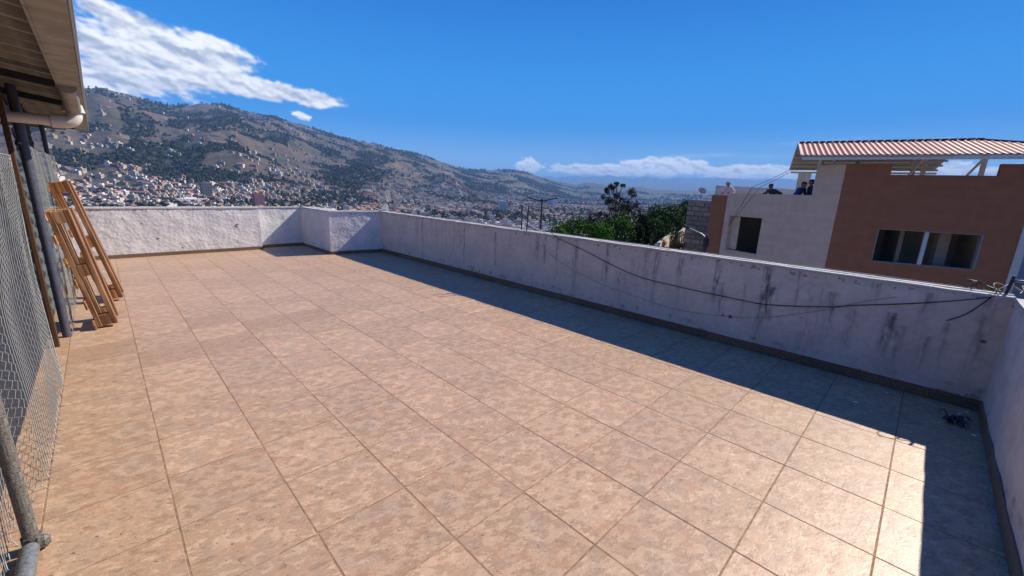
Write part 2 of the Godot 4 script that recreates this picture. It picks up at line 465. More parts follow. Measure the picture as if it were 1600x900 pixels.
func build_floor() -> void:
	var slab := MB.new()
	slab.span(Transform3D(), Vector3(-4.2, -0.30, -11.6), Vector3(4.9, 0.0014, 0.7))
	var floor_node := part("floor", slab, M.grout, self)
	tag(floor_node, "terrace floor of tan slate-look ceramic tiles", "", "", "structure")
	var spots := []
	var cache := {}
	for a in range(-9, 9):
		for b in range(-22, 6):
			var x0 := 0.969 + TX * a; var x1 := x0 + TX
			var z0 := -1.746 + TZ * b; var z1 := z0 + TZ
			x1 = minf(x1, WALL_X); z1 = minf(z1, NEAR_Z)
			z0 = maxf(z0, -11.5)
			if x1 - x0 < 0.02 or z1 - z0 < 0.02: continue
			var c := Vector3((x0 + x1) * 0.5, 0, (z0 + z1) * 0.5)
			if c.x < 2.6 and z1 < BACK_Z: continue
			if c.z < BACK_Z + 0.1 and c.x < 2.5: z0 = maxf(z0, BACK_Z)
			if z1 - z0 < 0.02: continue
			c.z = (z0 + z1) * 0.5
			var p := pix(c)
			var size := 0.0
			if p.x > -20 and p.x < 1620 and p.y > 300 and p.y < 930: size = 1.0 / (c - EYE).length()
			if c.x < -0.45: size *= 0.2
			spots.append([size, c, x1 - x0 - 0.0065, z1 - z0 - 0.0065])
	spots.sort_custom(func(p, q): return p[0] > q[0])
	var rest: Array = []
	for k in 10: rest.append(MB.new())
	for i in spots.size():
		var s = spots[i]
		var key := "%.3f %.3f" % [s[2], s[3]]
		if not cache.has(key): cache[key] = tile_mesh(s[2], s[3], 0, 0)
		var k := rng.randi() % 8
		# the dirty stretch before the pallets, and a few lone stained tiles
		var sp: Vector3 = s[1]
		if Vector2((sp.x - 0.75) / 0.95, (sp.z + 5.4) / 0.95).length() < 1.0 and rng.randf() < 0.4: k = 8 + rng.randi() % 2
		var bas := Basis(Vector3.UP, PI if rng.randf() < 0.5 else 0.0)
		bas = bas * Basis.from_euler(Vector3(rng.randfn(0, 0.0006), 0, rng.randfn(0, 0.0006)))
		var pos: Vector3 = s[1] + Vector3(0, 0.002 + rng.randf() * 0.0012, 0)
		if i < 299:
			if cache[key] is MB: cache[key] = [cache[key], cache[key].mesh()]
			part("tile", cache[key][1], M.tiles[k], floor_node, Transform3D(bas, pos))
		else:
			var src: MB = cache[key] if cache[key] is MB else cache[key][0]
			var xf := Transform3D(bas, pos)
			for j in src.v.size(): rest[k].vert(xf * src.v[j], xf.basis * src.n[j], src.uv[j])
	var am := ArrayMesh.new()
	var ms := []
	for k in 10:
		if rest[k].v.size() > 0:
			rest[k].add_to(am); ms.append(M.tiles[k])
	var o := MeshInstance3D.new()
	o.name = "distant_tiles"
	o.mesh = am
	for k in ms.size(): o.set_surface_override_material(k, ms[k])
	o.set_meta("kind", "stuff")
	floor_node.add_child(o, true)
	# the house that carries the terrace
	var body := MB.new()
	body.span(Transform3D(), Vector3(-4.2, -8.6, -11.6), Vector3(4.95, -0.31, 0.72))
	single("terrace_house", body, M.pale, "pale rendered house that carries the tiled terrace", "building")

# ---------------------------------------------------------------- parapets
# white paint over rough plaster; marks = [along, height, half width, length, strength] run-down stains; holes = chips
func wall_material(seed_: int, length: float, height: float, base: Vector3, marks: Array, holes: Array, relief: float) -> StandardMaterial3D:
	var w := mini(2048, int(length * 180.0)); var h := 176
	var ppm := w / length; var hpm := h / height
	var f1 := noise(seed_, 0.012, 4)
	var f2 := noise(seed_ + 1, 0.07, 4)
	var f3 := noise(seed_ + 2, 0.02, 5)
	var d := PackedByteArray(); d.resize(w * h * 3)
	var hb := PackedByteArray(); hb.resize(w * h)
	var dirt := PackedFloat32Array(); dirt.resize(w * h)
	for m in marks:
		var x0 := int((m[0] - m[2] * 2.2) * ppm); var x1 := int((m[0] + m[2] * 2.2) * ppm)
		var y0 := int((height - m[1]) * hpm); var y1 := mini(h, int((height - m[1] + m[3]) * hpm))
		for y in range(maxi(0, y0), y1):
			var ty := float(y - y0) / maxf(1.0, y1 - y0)
			for x in range(maxi(0, x0), mini(w, x1)):
				var xx: float = (x / ppm - m[0] + 0.02 * f2.get_noise_2d(m[0] * 90.0, y * 0.35)) / m[2]
				var q := exp(-xx * xx * 1.3) * (1.0 - ty * ty)
				var g := 0.5 + 0.9 * f2.get_noise_2d(x * 2.2, y * 0.28) + 0.5 * f2.get_noise_2d(x * 0.9, y * 0.8)
				dirt[y * w + x] += q * clampf(g, 0, 1) * m[4]
	for o in holes:
		var cx := int(o[0] * ppm); var cy := int((height - o[1]) * hpm); var rr := int(o[2] * 1.6 * ppm)
		for y in range(maxi(0, cy - rr), mini(h, cy + rr)):
			for x in range(maxi(0, cx - rr), mini(w, cx + rr)):
				var q2: float = Vector2((x - cx) / ppm, (y - cy) / hpm * 1.35).length() / o[2] + 0.6 * f2.get_noise_2d(x * 1.6 + 77.0, y * 1.6)
				if q2 < 1.0: dirt[y * w + x] += 3.0 * (1.0 - q2) * o[3]
	var i := 0
	for y in h:
		for x in w:
			var a := f1.get_noise_2d(x, y * 1.2); var b := f2.get_noise_2d(x, y); var c3 := f3.get_noise_2d(x, y)
			var t := 0.93 + 0.06 * a + 0.05 * b
			var c := base * t
			var dd := clampf(dirt[i], 0, 1)
			# grime specks along the top and the foot, grain by grain
			var speck := smoothstep(0.22, 0.5, b + 0.25 * c3)
			var hy := float(y) / h
			if hy < 0.06 or hy > 0.955: dd = maxf(dd, speck * 0.55)
			c = c.lerp(Vector3(0.30, 0.275, 0.26), dd * 0.85)
			d[i * 3] = int(clampf(255.0 * c.x, 0, 255)); d[i * 3 + 1] = int(clampf(255.0 * c.y, 0, 255)); d[i * 3 + 2] = int(clampf(255.0 * c.z, 0, 255))
			hb[i] = int(clampf(128.0 + 80.0 * c3 + 45.0 * b + 60.0 * a - 90.0 * clampf(dirt[i] - 1.0, 0, 1), 0, 255))
			i += 1
	var m2 := mat(Color(1, 1, 1), 0.85)
	m2.albedo_texture = tex(Image.create_from_data(w, h, false, Image.FORMAT_RGB8, d))
	m2.heightmap_enabled = true
	m2.heightmap_texture = tex(Image.create_from_data(w, h, false, Image.FORMAT_L8, hb))
	m2.heightmap_scale = relief
	return m2
# one stretch of parapet from a to b (inner foot, seen from the terrace with a on the left), heights ha, hb
func parapet(called: String, label: String, a: Vector3, b: Vector3, ha: float, hb: float, thick: float, m: Material, skirt := 0.095, cap := true, extra_back := 0.0) -> Node3D:
	var t := thing(called, label, "wall", (a + b) * 0.5)
	var o := -t.position
	var along := (b - a).normalized(); var len_ := a.distance_to(b)
	var out := along.cross(Vector3.UP).normalized()     # away from the terrace
	if out.dot((a + b) * 0.5 - Vector3(2.2, 0, -5.0)) < 0: out = -out
	var mb := MB.new()
	var nx := maxi(4, int(len_ / 0.06)); var ny := 16
	var f := noise(int(a.x * 10 + a.z * 7), 2.2, 3)
	var pt := func(i: int, j: int) -> Vector3:
		var u := float(i) / nx; var v := float(j) / ny
		var hgt := lerpf(ha, hb, u)
		var bump := 0.007 * f.get_noise_2d(u * len_, v * 1.0) if j > 0 and j < ny and i > 0 and i < nx else 0.0
		return o + a + along * (u * len_) + Vector3.UP * (hgt * v + (0.004 * f.get_noise_2d(u * len_ * 3.0, 50.0) if j == ny else 0.0)) - out * bump
	for i in nx:
		for j in ny:
			var u0 := float(i) / nx; var u1 := float(i + 1) / nx; var v0 := 1.0 - float(j) / ny; var v1 := 1.0 - float(j + 1) / ny
			mb.quad(pt.call(i, j), pt.call(i + 1, j), pt.call(i + 1, j + 1), pt.call(i, j + 1), -out, Color.WHITE, Vector2(u0, v0), Vector2(u1, v0), Vector2(u1, v1), Vector2(u0, v1))
	# top, outer face, ends
	var A0 := o + a; var B0 := o + b
	var A1 := A0 + Vector3.UP * ha; var B1 := B0 + Vector3.UP * hb
	var th := out * thick
	for i in nx:
		mb.quad(pt.call(i, ny), pt.call(i + 1, ny), pt.call(i + 1, ny) + th, pt.call(i, ny) + th, Vector3.UP, Color.WHITE, Vector2(0, 0.01), Vector2(0.01, 0.01), Vector2(0.01, 0.02), Vector2(0, 0.02))
	mb.quad(A0 + th, B0 + th, B1 + th, A1 + th, out)
	mb.quad(A0, A0 + th, A1 + th, A1, -along)
	mb.quad(B0, B0 + th, B1 + th, B1, along)
	part("body", mb, m, t)
	if cap:
		# mortar capping laid in uneven lengths with a gap along the middle
		var x := 0.0
		var prof := noise(77, 1.3, 3)
		for lane in 2:
			var cm := MB.new()
			var n2 := maxi(6, int(len_ / 0.12))
			var w0 := -0.012 if lane == 0 else thick * 0.56
			var w1 := thick * 0.46 if lane == 0 else thick + 0.02
			var prev := []
			for i in n2 + 1:
				var u := float(i) / n2
				var base_y := lerpf(ha, hb, u)
				var j1 := 0.006 * prof.get_noise_2d(u * len_ * 4.0, lane * 9.0); var j2 := 0.010 * prof.get_noise_2d(u * len_ * 5.0, 40.0 + lane * 9.0)
				var p := o + a + along * (u * len_)
				var hh := 0.018 + 0.006 * prof.get_noise_2d(u * len_ * 2.0, 80.0 + lane * 5)
				var row := [p + out * (w0 + j1) + Vector3.UP * (base_y - 0.004), p + out * (w0 + j1 + 0.004) + Vector3.UP * (base_y + hh), p + out * (w1 + j2 - 0.004) + Vector3.UP * (base_y + hh * 0.9), p + out * (w1 + j2) + Vector3.UP * (base_y - 0.004)]
				if i > 0:
					cm.quad(prev[0], row[0], row[1], prev[1], -out); cm.quad(prev[1], row[1], row[2], prev[2], Vector3.UP); cm.quad(prev[2], row[2], row[3], prev[3], out)
				else: cm.quad(row[0], row[1], row[2], row[3], -along)
				prev = row
			cm.quad(prev[0], prev[1], prev[2], prev[3], along)
			part("capping", cm, M.coping, t)
	# skirting tiles, each its own piece
	if skirt > 0.0:
		var x := 0.0
		while x < len_ - 0.03:
			var l := minf(TZ, len_ - x)
			var sm := MB.new()
			var bx := Basis(along, Vector3.UP, along.cross(Vector3.UP))
			var c := o + a + along * (x + l * 0.5) - out * 0.006 + Vector3.UP * (skirt * 0.5 + 0.0035)
			sm.box(Transform3D(bx, c + out * rng.randf_range(-0.0006, 0.0006)), Vector3(l - 0.004, skirt - 0.004 + rng.randf_range(-0.002, 0.002), 0.012), 0.002)
			part("skirting_tile", sm, M.skirting[rng.randi() % 3], t)
			x += l
	return t
func build_parapets() -> void:
	var L := WALL_X
	var marks := []
	# run-down stains, by their distance from the far end of the long wall
	for s in [[-7.77, .97, .03, .75, .5], [-7.57, .97, .035, .95, .75], [-6.71, .97, .015, .7, .5], [-6.13, .97, .02, .95, 1.0], [-5.26, .9, .035, .7, .85], [-4.9, .97, .05, .4, .3], [-4.28, .97, .06, .45, .8], [-4.12, .97, .035, .6, .7], [-3.88, .97, .03, .75, .55], [-3.53, .97, .06, .9, .6], [-3.0, .97, .04, .75, .75], [-2.8, .6, .07, .45, .3], [-2.44, .97, .05, .5, .45], [-2.3, .95, .06, .85, .55], [-2.0, .97, .05, .35, .4],
			[-1.57, .97, .045, .6, .8], [-1.50, .7, .05, .5, .4], [-1.09, .97, .055, .9, 1.0], [-1.03, .75, .05, .4, .9], [-0.81, .97, .025, .5, .6], [-0.53, .8, .07, .55, .45], [-0.36, .72, .05, .6, .35], [-0.10, .70, .055, .5, .95], [-0.02, .6, .05, .5, .5], [0.15, .55, .05, .4, .4], [0.25, .7, .03, .5, .4], [0.43, .95, .05, .8, .6], [-0.7, .5, .08, .4, .25], [-0.25, .95, .1, .25, .35], [0.1, .93, .06, .3, .4]]:
		marks.append([s[0] + 9.45, s[1], s[2] * 0.8, s[3], s[4] * 1.05])
	for k in 46: marks.append([rng.randf() * 10.0, rng.randf_range(0.7, 0.98), rng.randf_range(0.006, 0.03), rng.randf_range(0.2, 0.7), rng.randf_range(0.12, 0.4)])
	for k in 70: marks.append([rng.randf() * 10.0, rng.randf_range(0.1, 0.2), rng.randf_range(0.02, 0.06), rng.randf_range(0.04, 0.1), rng.randf_range(0.2, 0.7)])
	var mr := wall_material(60, 10.0, 0.97, Vector3(0.865, 0.81, 0.745), marks, [[8.08, 0.335, 0.025, 1.0], [8.0, 0.33, 0.015, 1.0], [5.1, 0.3, 0.012, 1.0], [9.9, 0.6, 0.02, 0.9]], 0.5)
	parapet("long_parapet", "long white rendered parapet streaked with dark rain stains and a hanging cable", Vector3(L, 0, -9.45), Vector3(L, 0, NEAR_Z), 0.985, 0.93, 0.17, mr)
	var m1 := wall_material(64, 4.2, 0.985, Vector3(0.915, 0.90, 0.88), [], [[3.72, 0.60, 0.030, 1.0], [3.70, 0.57, 0.05, 0.5], [2.27, 0.36, 0.028, 0.7], [2.66, 0.14, 0.026, 0.7], [1.78, 0.78, 0.022, 0.35], [2.05, 0.68, 0.03, 0.25]], 1.5)
	parapet("back_parapet", "white lumpy plastered parapet with chipped holes behind the leaning pallets", Vector3(-1.5, 0, BACK_Z), Vector3(2.66, 0, BACK_Z), 0.985, 0.985, 0.4, m1, 0.075, true)
	var m2 := wall_material(68, 1.0, 0.985, Vector3(0.915, 0.90, 0.88), [], [], 1.3)
	parapet("recess_parapet", "short white parapet at the back of the recessed terrace corner", Vector3(2.66, 0, -11.5), Vector3(3.66, 0, -11.5), 0.985, 0.985, 0.17, m2, 0.075)
	var m3 := wall_material(72, 1.8, 0.985, Vector3(0.88, 0.855, 0.825), [[0.3, .97, .03, .8, .3], [0.9, .97, .02, .8, .3], [1.4, .97, .03, .7, .3]], [], 0.7)
	# return between the recess and the jutting block
	var t := parapet("jutting_parapet", "white parapet block jutting into the terrace between two corners", Vector3(3.66, 0, -11.5), Vector3(3.66, 0, -9.65), 0.985, 0.985, 0.3, m3, 0.075)
	var m4 := wall_material(76, 1.15, 0.985, Vector3(0.915, 0.90, 0.88), [], [], 1.2)
	parapet("corner_parapet", "short white parapet facing the terrace where the long wall begins", Vector3(3.66, 0, -9.65), Vector3(L, 0, -9.45), 0.985, 0.985, 0.17, m4, 0.075)
	var nm := []
	for k in 30: nm.append([rng.randf() * 6.0, rng.randf_range(0.7, 0.95), rng.randf_range(0.01, 0.05), rng.randf_range(0.3, 0.8), rng.randf_range(0.2, 0.7)])
	for k in 30: nm.append([rng.randf() * 6.0, rng.randf_range(0.1, 0.2), rng.randf_range(0.02, 0.06), rng.randf_range(0.04, 0.1), rng.randf_range(0.3, 0.7)])
	var m5 := wall_material(80, 6.0, 0.93, Vector3(0.87, 0.82, 0.76), nm, [], 0.5)
	parapet("near_parapet", "stained white parapet meeting the long wall at the cable-strewn corner", Vector3(L, 0, NEAR_Z), Vector3(L - 6.0, 0, NEAR_Z), 0.93, 0.93, 0.17, m5)
	# rusty rods left standing on the long wall
	for r in [[815.0, 351.0, 811.5, 318.0], [823.0, 352.0, 829.0, 316.0]]:
		var p := on_x(r[0], r[1], 4.88); p.y = 0.95
		var q := p + Vector3(rng.randf_range(-.01, .01), 0.42, rng.randf_range(-.02, .02))
		var mb := MB.new()
		mb.tube(PackedVector3Array([p, p.lerp(q, 0.5) + Vector3(0.004, 0, 0.004), q]), 0.011, 7)
		single("iron_rod", mb, M.lamp, "dark iron rod sticking up from the long white parapet", "rod", "iron rods on the parapet")

# ---------------------------------------------------------------- the land: valley, mountainside, far ranges
const SKYLINE := [[-180.0, 1.5], [-95.0, 2.0], [-60.0, 6.5], [-20.0, 7.9], [0.55, 7.78], [1.84, 7.9], [3.39, 7.77], [4.52, 7.49], [6.29, 7.16], [8.29, 7.44], [8.86, 7.7], [10.81, 7.84], [12.82, 7.58], [14.3, 7.22], [15.87, 7.19], [18.45, 6.63], [21.86, 5.85], [25.51, 5.23], [29.36, 4.63], [32.56, 4.01], [35.86, 3.12], [37.55, 2.62], [39.68, 2.46], [44.4, 2.63], [47.0, 2.22], [49.62, 1.56], [53.08, 1.01], [54.57, 1.38], [55.58, 1.33], [58.09, 1.0], [61.34, 1.02], [63.0, 0.75], [66.03, 0.7], [69.69, 0.8], [75.0, 0.7], [95.0, 0.9], [130.0, 1.2], [180.0, 1.5]]
func table(t: Array, x: float) -> float:
	for i in t.size() - 1:
		if x <= t[i + 1][0]: return lerpf(t[i][1], t[i + 1][1], clampf((x - t[i][0]) / (t[i + 1][0] - t[i][0]), 0, 1))
	return t[-1][1]
const RIDGE_R := [[-180.0, 6000.0], [-60.0, 4200.0], [12.0, 3900.0], [14.0, 4300.0], [30.0, 4600.0], [42.0, 5200.0], [47.0, 5600.0], [52.0, 6600.0], [95.0, 6800.0], [180.0, 6000.0]]
const FOOT_R := [[-180.0, 3000.0], [-60.0, 900.0], [10.0, 950.0], [25.0, 1200.0], [36.0, 1900.0], [46.0, 2600.0], [55.0, 3600.0], [180.0, 3600.0]]
const FLOOR_H := [[-180.0, -30.0], [-40.0, -44.0], [20.0, -46.0], [36.0, -58.0], [50.0, -66.0], [180.0, -60.0]]
# everything that depends on the bearing alone
func bearing(az: float) -> Array:
	var R := table(RIDGE_R, az)
	var H := 1.6 + R * tan(deg_to_rad(table(SKYLINE, az)))
	var e2 := 2.02 + 0.34 * n_c.get_noise_2d(az * 22.0, 3.0) + 0.16 * n_c.get_noise_2d(az * 90.0, 7.0) + 0.22 * smoothstep(49.0, 58.0, az)
	return [R, H, table(FOOT_R, az), table(FLOOR_H, az), 1.6 + 24000.0 * tan(deg_to_rad(e2))]
func land(az: float, r: float, B: Array) -> float:
	var R: float = B[0]; var H: float = B[1]; var r0: float = B[2]; var vf: float = B[3]
	var x := sin(deg_to_rad(az)) * r; var z := -cos(deg_to_rad(az)) * r
	var h := 0.0
	if r < r0:
		var town_side := lerpf(-7.2, vf, smoothstep(45.0, 420.0, r))
		var street_side := lerpf(-7.2, vf, smoothstep(190.0, 620.0, r))
		h = lerpf(town_side, street_side, smoothstep(57.0, 63.0, az))
		if r < 300.0 and az < 44.0 and az > -30.0: h -= 12.0 * smoothstep(14.0, 60.0, r) * (1.0 - smoothstep(150.0, 300.0, r))
	elif r < R:
		var s := (r - r0) / (R - r0)
		h = lerpf(vf, H, pow(s, 1.22))
		var amp := sin(PI * clampf(s, 0, 1)) * (H - vf)
		# spurs and ravines that run downhill
		h += amp * (0.10 * n_r.get_noise_2d(x, z) + 0.16 * n_a.get_noise_2d(az * 28.0 + 200.0, r * 0.035))
	else:
		h = maxf(H - (r - R) * 0.10, -60.0)
		if r > 10000.0:
			var H2: float = B[4]
			var t := (r - 10000.0) / 14000.0
			if t <= 1.0: h = maxf(h, lerpf(-60.0, H2, pow(t, 1.4)))
			else: h = H2 - (r - 24000.0) * 0.08
	if r > 500.0 and r < 9000.0: h += 5.0 * n_b.get_noise_2d(x * 2.0, z * 2.0) * smoothstep(500.0, 900.0, r)
	# the brown knoll in front of the mountain's foot, and a wooded one
	h += 78.0 * exp(-pow((az - 36.3) / 2.6, 2) - pow((r - 2350.0) / 260.0, 2)) * (0.85 + 0.4 * n_b.get_noise_2d(x * 3.0, z * 3.0))
	h += 44.0 * exp(-pow((az - 24.5) / 3.4, 2) - pow((r - 1950.0) / 200.0, 2))
	return h
func land_at(az: float, r: float) -> Vector3:
	var p := hor(az) * r
	p.y = land(az, r, bearing(az))
	return p
# where the line of sight through a pixel meets the land
func see(px: float, py: float) -> Vector3:
	var d := dir(px, py)
	var az := rad_to_deg(atan2(d.x, -d.z))
	var el := d.y / Vector2(d.x, d.z).length()
	var B := bearing(az)
	var r := 300.0
	while r < 9000.0:
		if land(az, r, B) - 1.6 > el * r: break
		r += 12.0
	return Vector3(az, r, 0)
var groves := []
# how closely built the land is: 1 in the town, thinning out up the slopes
func built(az: float, r: float, p: Vector3) -> float:
	var f := n_b.get_noise_2d(p.x * 0.9 + 500.0, p.z * 0.9)
	var edge := table(FOOT_R, az) + 60.0 + 350.0 * smoothstep(14.0, 40.0, az) + 250.0 * f
	if r < edge: return 1.0 if f > -0.28 else 0.25
	var q := 0.34 * exp(-(r - edge) / 190.0) + 0.04 * smoothstep(0.05, 0.3, n_c.get_noise_2d(p.x * 0.5, p.z * 0.5)) + 0.006
	if az < 30.0: q += 0.03 * smoothstep(0.1, 0.3, f)
	return q

func wooded(x: float, z: float, az: float, r: float) -> float:
	var f := n_a.get_noise_2d(x * 1.4, z * 1.4) + 0.45 * n_b.get_noise_2d(x * 1.5, z * 1.5)
	var w := smoothstep(0.02, 0.22, f - 0.03)
	for g in groves:
		var q: float = pow((az - g[0]) / g[2], 2) + pow((r - g[1]) / g[3], 2)
		if q < 2.5: 
			var e: float = 1.0 - q + 0.9 * f
			if g[4] > 0: w = maxf(w, smoothstep(0.0, 0.25, e))
			else: w = minf(w, 1.0 - smoothstep(0.0, 0.25, e))
	return w
func build_terrain() -> void:
	n_a = noise(71, 0.0016, 4); n_b = noise(72, 0.004, 4); n_c = noise(73, 0.01, 4)
	n_r = noise(74, 0.0011, 4, FastNoiseLite.TYPE_SIMPLEX_SMOOTH, FastNoiseLite.FRACTAL_RIDGED)
	# woods and bare fields told apart in the photograph: [pixel, half width in degrees, half depth in m, wooded or bare]
	for g in [[205, 180, 1.8, 420, 1], [150, 160, 1.6, 350, -1], [175, 176, 0.6, 200, -1], [250, 185, 2.0, 300, -1], [280, 190, 1.3, 160, 1], [325, 195, 1.8, 180, 1], [300, 200, 0.7, 100, -1], [250, 235, 3.0, 140, 1], [300, 225, 2.6, 120, 1], [350, 235, 2.5, 140, 1], [195, 250, 1.6, 80, 1], [320, 215, 2.0, 110, -1], [430, 240, 1.6, 120, -1], [370, 250, 3.0, 100, -1], [440, 215, 1.6, 240, 1], [500, 235, 3.0, 240, 1], [560, 262, 3.0, 200, 1], [540, 288, 2.8, 200, 1], [705, 295, 1.8, 160, -1], [760, 292, 3.2, 350, 1], [840, 290, 3.5, 500, 1], [110, 225, 3.0, 130, -1], [120, 250, 2.0, 80, 1]]:
		var s := see(g[0], g[1])
		groves.append([s.x, s.y, g[2], g[3], g[4]])
	var azs := PackedFloat32Array()
	var a := -180.0
	while a <= 180.001:
		azs.append(a)
		var st := 3.0
		if a >= -30.0 and a < -6.0: st = 0.6
		elif a >= -6.0 and a < 76.0: st = 0.16
		elif a >= 76.0 and a < 110.0: st = 0.8
		a += st
	var rs := PackedFloat32Array([0.5, 15.0, 30.0, 45.0, 60.0, 75.0, 90.0, 110.0, 130.0, 150.0, 170.0, 195.0, 220.0, 250.0, 280.0, 315.0, 350.0, 390.0, 430.0, 465.0])
	var r := 500.0
	while r < 7000.0:
		rs.append(r)
		r += clampf(r * 0.008, 6.0, 30.0)
	while r < 30000.0:
		rs.append(r); r *= 1.025
	var na := azs.size(); var nr := rs.size()
	var V := PackedVector3Array(); V.resize(na * nr)
	var C := PackedColorArray(); C.resize(na * nr)
	var dry := Color(0.150, 0.104, 0.070); var straw := Color(0.225, 0.158, 0.098); var soil := Color(0.145, 0.086, 0.060)
	var green := Color(0.070, 0.068, 0.038); var wood := Color(0.034, 0.040, 0.024)
	for i in na:
		var az := azs[i]
		var B := bearing(az)
		var sx := sin(deg_to_rad(az)); var sz := -cos(deg_to_rad(az))
		for j in nr:
			var rr := rs[j]
			var x := sx * rr; var z := sz * rr
			V[i * nr + j] = Vector3(x, land(az, rr, B), z)
			var f1 := n_b.get_noise_2d(x * 0.8 + 3000.0, z * 0.8)
			var f2 := n_c.get_noise_2d(x, z + 4000.0)
			var c := dry.lerp(straw, smoothstep(0.0, 0.4, f1))
			c = c.lerp(soil, smoothstep(0.12, 0.3, f2) * 0.6)
			c = c.lerp(green, smoothstep(-0.12, 0.15, n_b.get_noise_2d(x * 1.2, z * 1.2 + 9000.0) + 0.3 * f2) * 0.75)
			if rr > 450.0 and rr < 4200.0: c = c.lerp(Color(0.20, 0.185, 0.17), 0.75 * smoothstep(0.5, 0.9, built(az, rr, Vector3(x, 0, z))))
			if az > 44.0 and rr > 3200.0: c = c.lerp(Color(0.050, 0.055, 0.036), 0.8 * smoothstep(44.0, 50.0, az))
			c = c.lerp(wood, wooded(x, z, az, rr) * 0.92)
			C[i * nr + j] = c
	var idx := PackedInt32Array()
	for i in na - 1:
		for j in nr - 1:
			var p := i * nr + j
			idx.append_array(PackedInt32Array([p, p + 1, p + nr, p + nr, p + 1, p + nr + 1]))
	var N := PackedVector3Array(); N.resize(na * nr)
	for i in na:
		for j in nr:
			var i0 := maxi(i - 1, 0); var i1 := mini(i + 1, na - 1); var j0 := maxi(j - 1, 0); var j1 := mini(j + 1, nr - 1)
			var nn := (V[i1 * nr + j] - V[i0 * nr + j]).cross(V[i * nr + j1] - V[i * nr + j0])
			if nn.y < 0: nn = -nn
			N[i * nr + j] = nn.normalized()
	var arr := []
	arr.resize(Mesh.ARRAY_MAX)
	arr[Mesh.ARRAY_VERTEX] = V; arr[Mesh.ARRAY_NORMAL] = N; arr[Mesh.ARRAY_COLOR] = C; arr[Mesh.ARRAY_INDEX] = idx
	var am := ArrayMesh.new()
	am.add_surface_from_arrays(Mesh.PRIMITIVE_TRIANGLES, arr)
	var m := tri_mat(Color(1, 1, 1), noise_tex(81, 256, 0.09, Color(0.55, 0.55, 0.55), Color(1, 1, 1), 5, Vector2.ONE, 1.3), 0.006, 0.95)
	m.vertex_color_use_as_albedo = true
	M.land = m
	var o := part("terrain", am, m, self)
	tag(o, "valley floor, dry mountainside and far ranges", "", "", "structure")
	woods()

# one far tree: a lumpy crown of few faces
func far_tree_mesh(seed_: int, tall: float) -> ArrayMesh:
	var q := RandomNumberGenerator.new(); q.seed = seed_
	var b := MB.new()
	for k in 7:
		var c := Vector3(q.randf_range(-.35, .35), q.randf_range(0.25, 0.8) * tall, q.randf_range(-.35, .35))
		var rad := q.randf_range(0.22, 0.38)
		for t in 7:
			var d := Vector3(q.randfn(), q.randfn(), q.randfn()).normalized()
			var e := d.cross(Vector3(q.randfn(), q.randfn(), q.randfn())).normalized()
			var g := d.cross(e)
			b.tri(c + (d * 0.8 + e) * rad, c + (d * 0.8 - e * 0.6 + g) * rad, c + (d * 0.8 - e * 0.6 - g) * rad, d)
	return b.mesh()
func woods() -> void:
	var m := mat(Color(1, 1, 1), 0.9); m.vertex_color_use_as_albedo = true
	M.far_leaf = m
	for kind in 2:
		var xs: Array[Transform3D] = []
		var cs := PackedColorArray()
		var tries := 0
		var want := 26000 if kind == 0 else 5000
		while xs.size() < want and tries < 260000:
			tries += 1
			var az := rng.randf_range(-5.0, 75.0)
			var r := 700.0 + 4900.0 * pow(rng.randf(), 1.25)
			var p := hor(az) * r
			var w := wooded(p.x, p.z, az, r)
			if rng.randf() > w * 0.9 + 0.004: continue
			p.y = land(az, r, bearing(az)) - 0.6
			var s := rng.randf_range(4.5, 9.5) * (0.85 + r / 6000.0)
			xs.append(Transform3D(Basis(Vector3.UP, rng.randf() * TAU).scaled(Vector3(s, s * rng.randf_range(0.7, 1.1), s)), p))
			var g := rng.randf()
			cs.append(Color(0.026, 0.034, 0.020).lerp(Color(0.060, 0.060, 0.032), g * g))
		var mm := MultiMesh.new()
		mm.transform_format = MultiMesh.TRANSFORM_3D
		mm.use_colors = true
		mm.mesh = far_tree_mesh(900 + kind, 1.0 if kind == 0 else 1.9)
		mm.instance_count = xs.size()
		for i in xs.size():
			mm.set_instance_transform(i, xs[i]); mm.set_instance_color(i, cs[i])
		var o := MultiMeshInstance3D.new()
		o.name = "mountain_woods" if kind == 0 else "eucalyptus_woods"
		o.multimesh = mm
		o.material_override = m
		tag(o, "dark woods and scrub scattered over the mountainside" if kind == 0 else "tall slim eucalyptus woods dotted over the mountainside", "woods", "", "stuff")
		add_child(o)

# ---------------------------------------------------------------- the brown and beige house across the street
const HS := 1.45                 # its distance against the first guess of 15 m
var K: Vector3
func hx(az_right: Vector3) -> Transform3D:
	return Transform3D(Basis(az_right, Vector3.UP, az_right.cross(Vector3.UP)), Vector3(K.x, 0, K.z))
# wall in the local x-y plane with rectangular openings; front face at z = 0, thickness th behind it
func pierced(mb: MB, xf: Transform3D, x0: float, x1: float, y0: float, y1: float, th: float, holes: Array) -> void:
	var xs := [x0, x1]; var ys := [y0, y1]
	for h in holes: xs.append_array([h[0], h[1]]); ys.append_array([h[2], h[3]])
	xs.sort(); ys.sort()
	for i in xs.size() - 1:
		# merge vertically between openings
		var run := NAN
		for j in ys.size():
			var solid := false
			if j < ys.size() - 1 and xs[i + 1] - xs[i] > 0.001:
				solid = true
				var cx: float = (xs[i] + xs[i + 1]) * 0.5; var cy: float = (ys[j] + ys[j + 1]) * 0.5
				for h in holes:
					if cx > h[0] and cx < h[1] and cy > h[2] and cy < h[3]: solid = false
			if solid and is_nan(run): run = ys[j]
			elif not solid and not is_nan(run):
				mb.span(xf, Vector3(xs[i], run, -th), Vector3(xs[i + 1], ys[j], 0))
				run = NAN
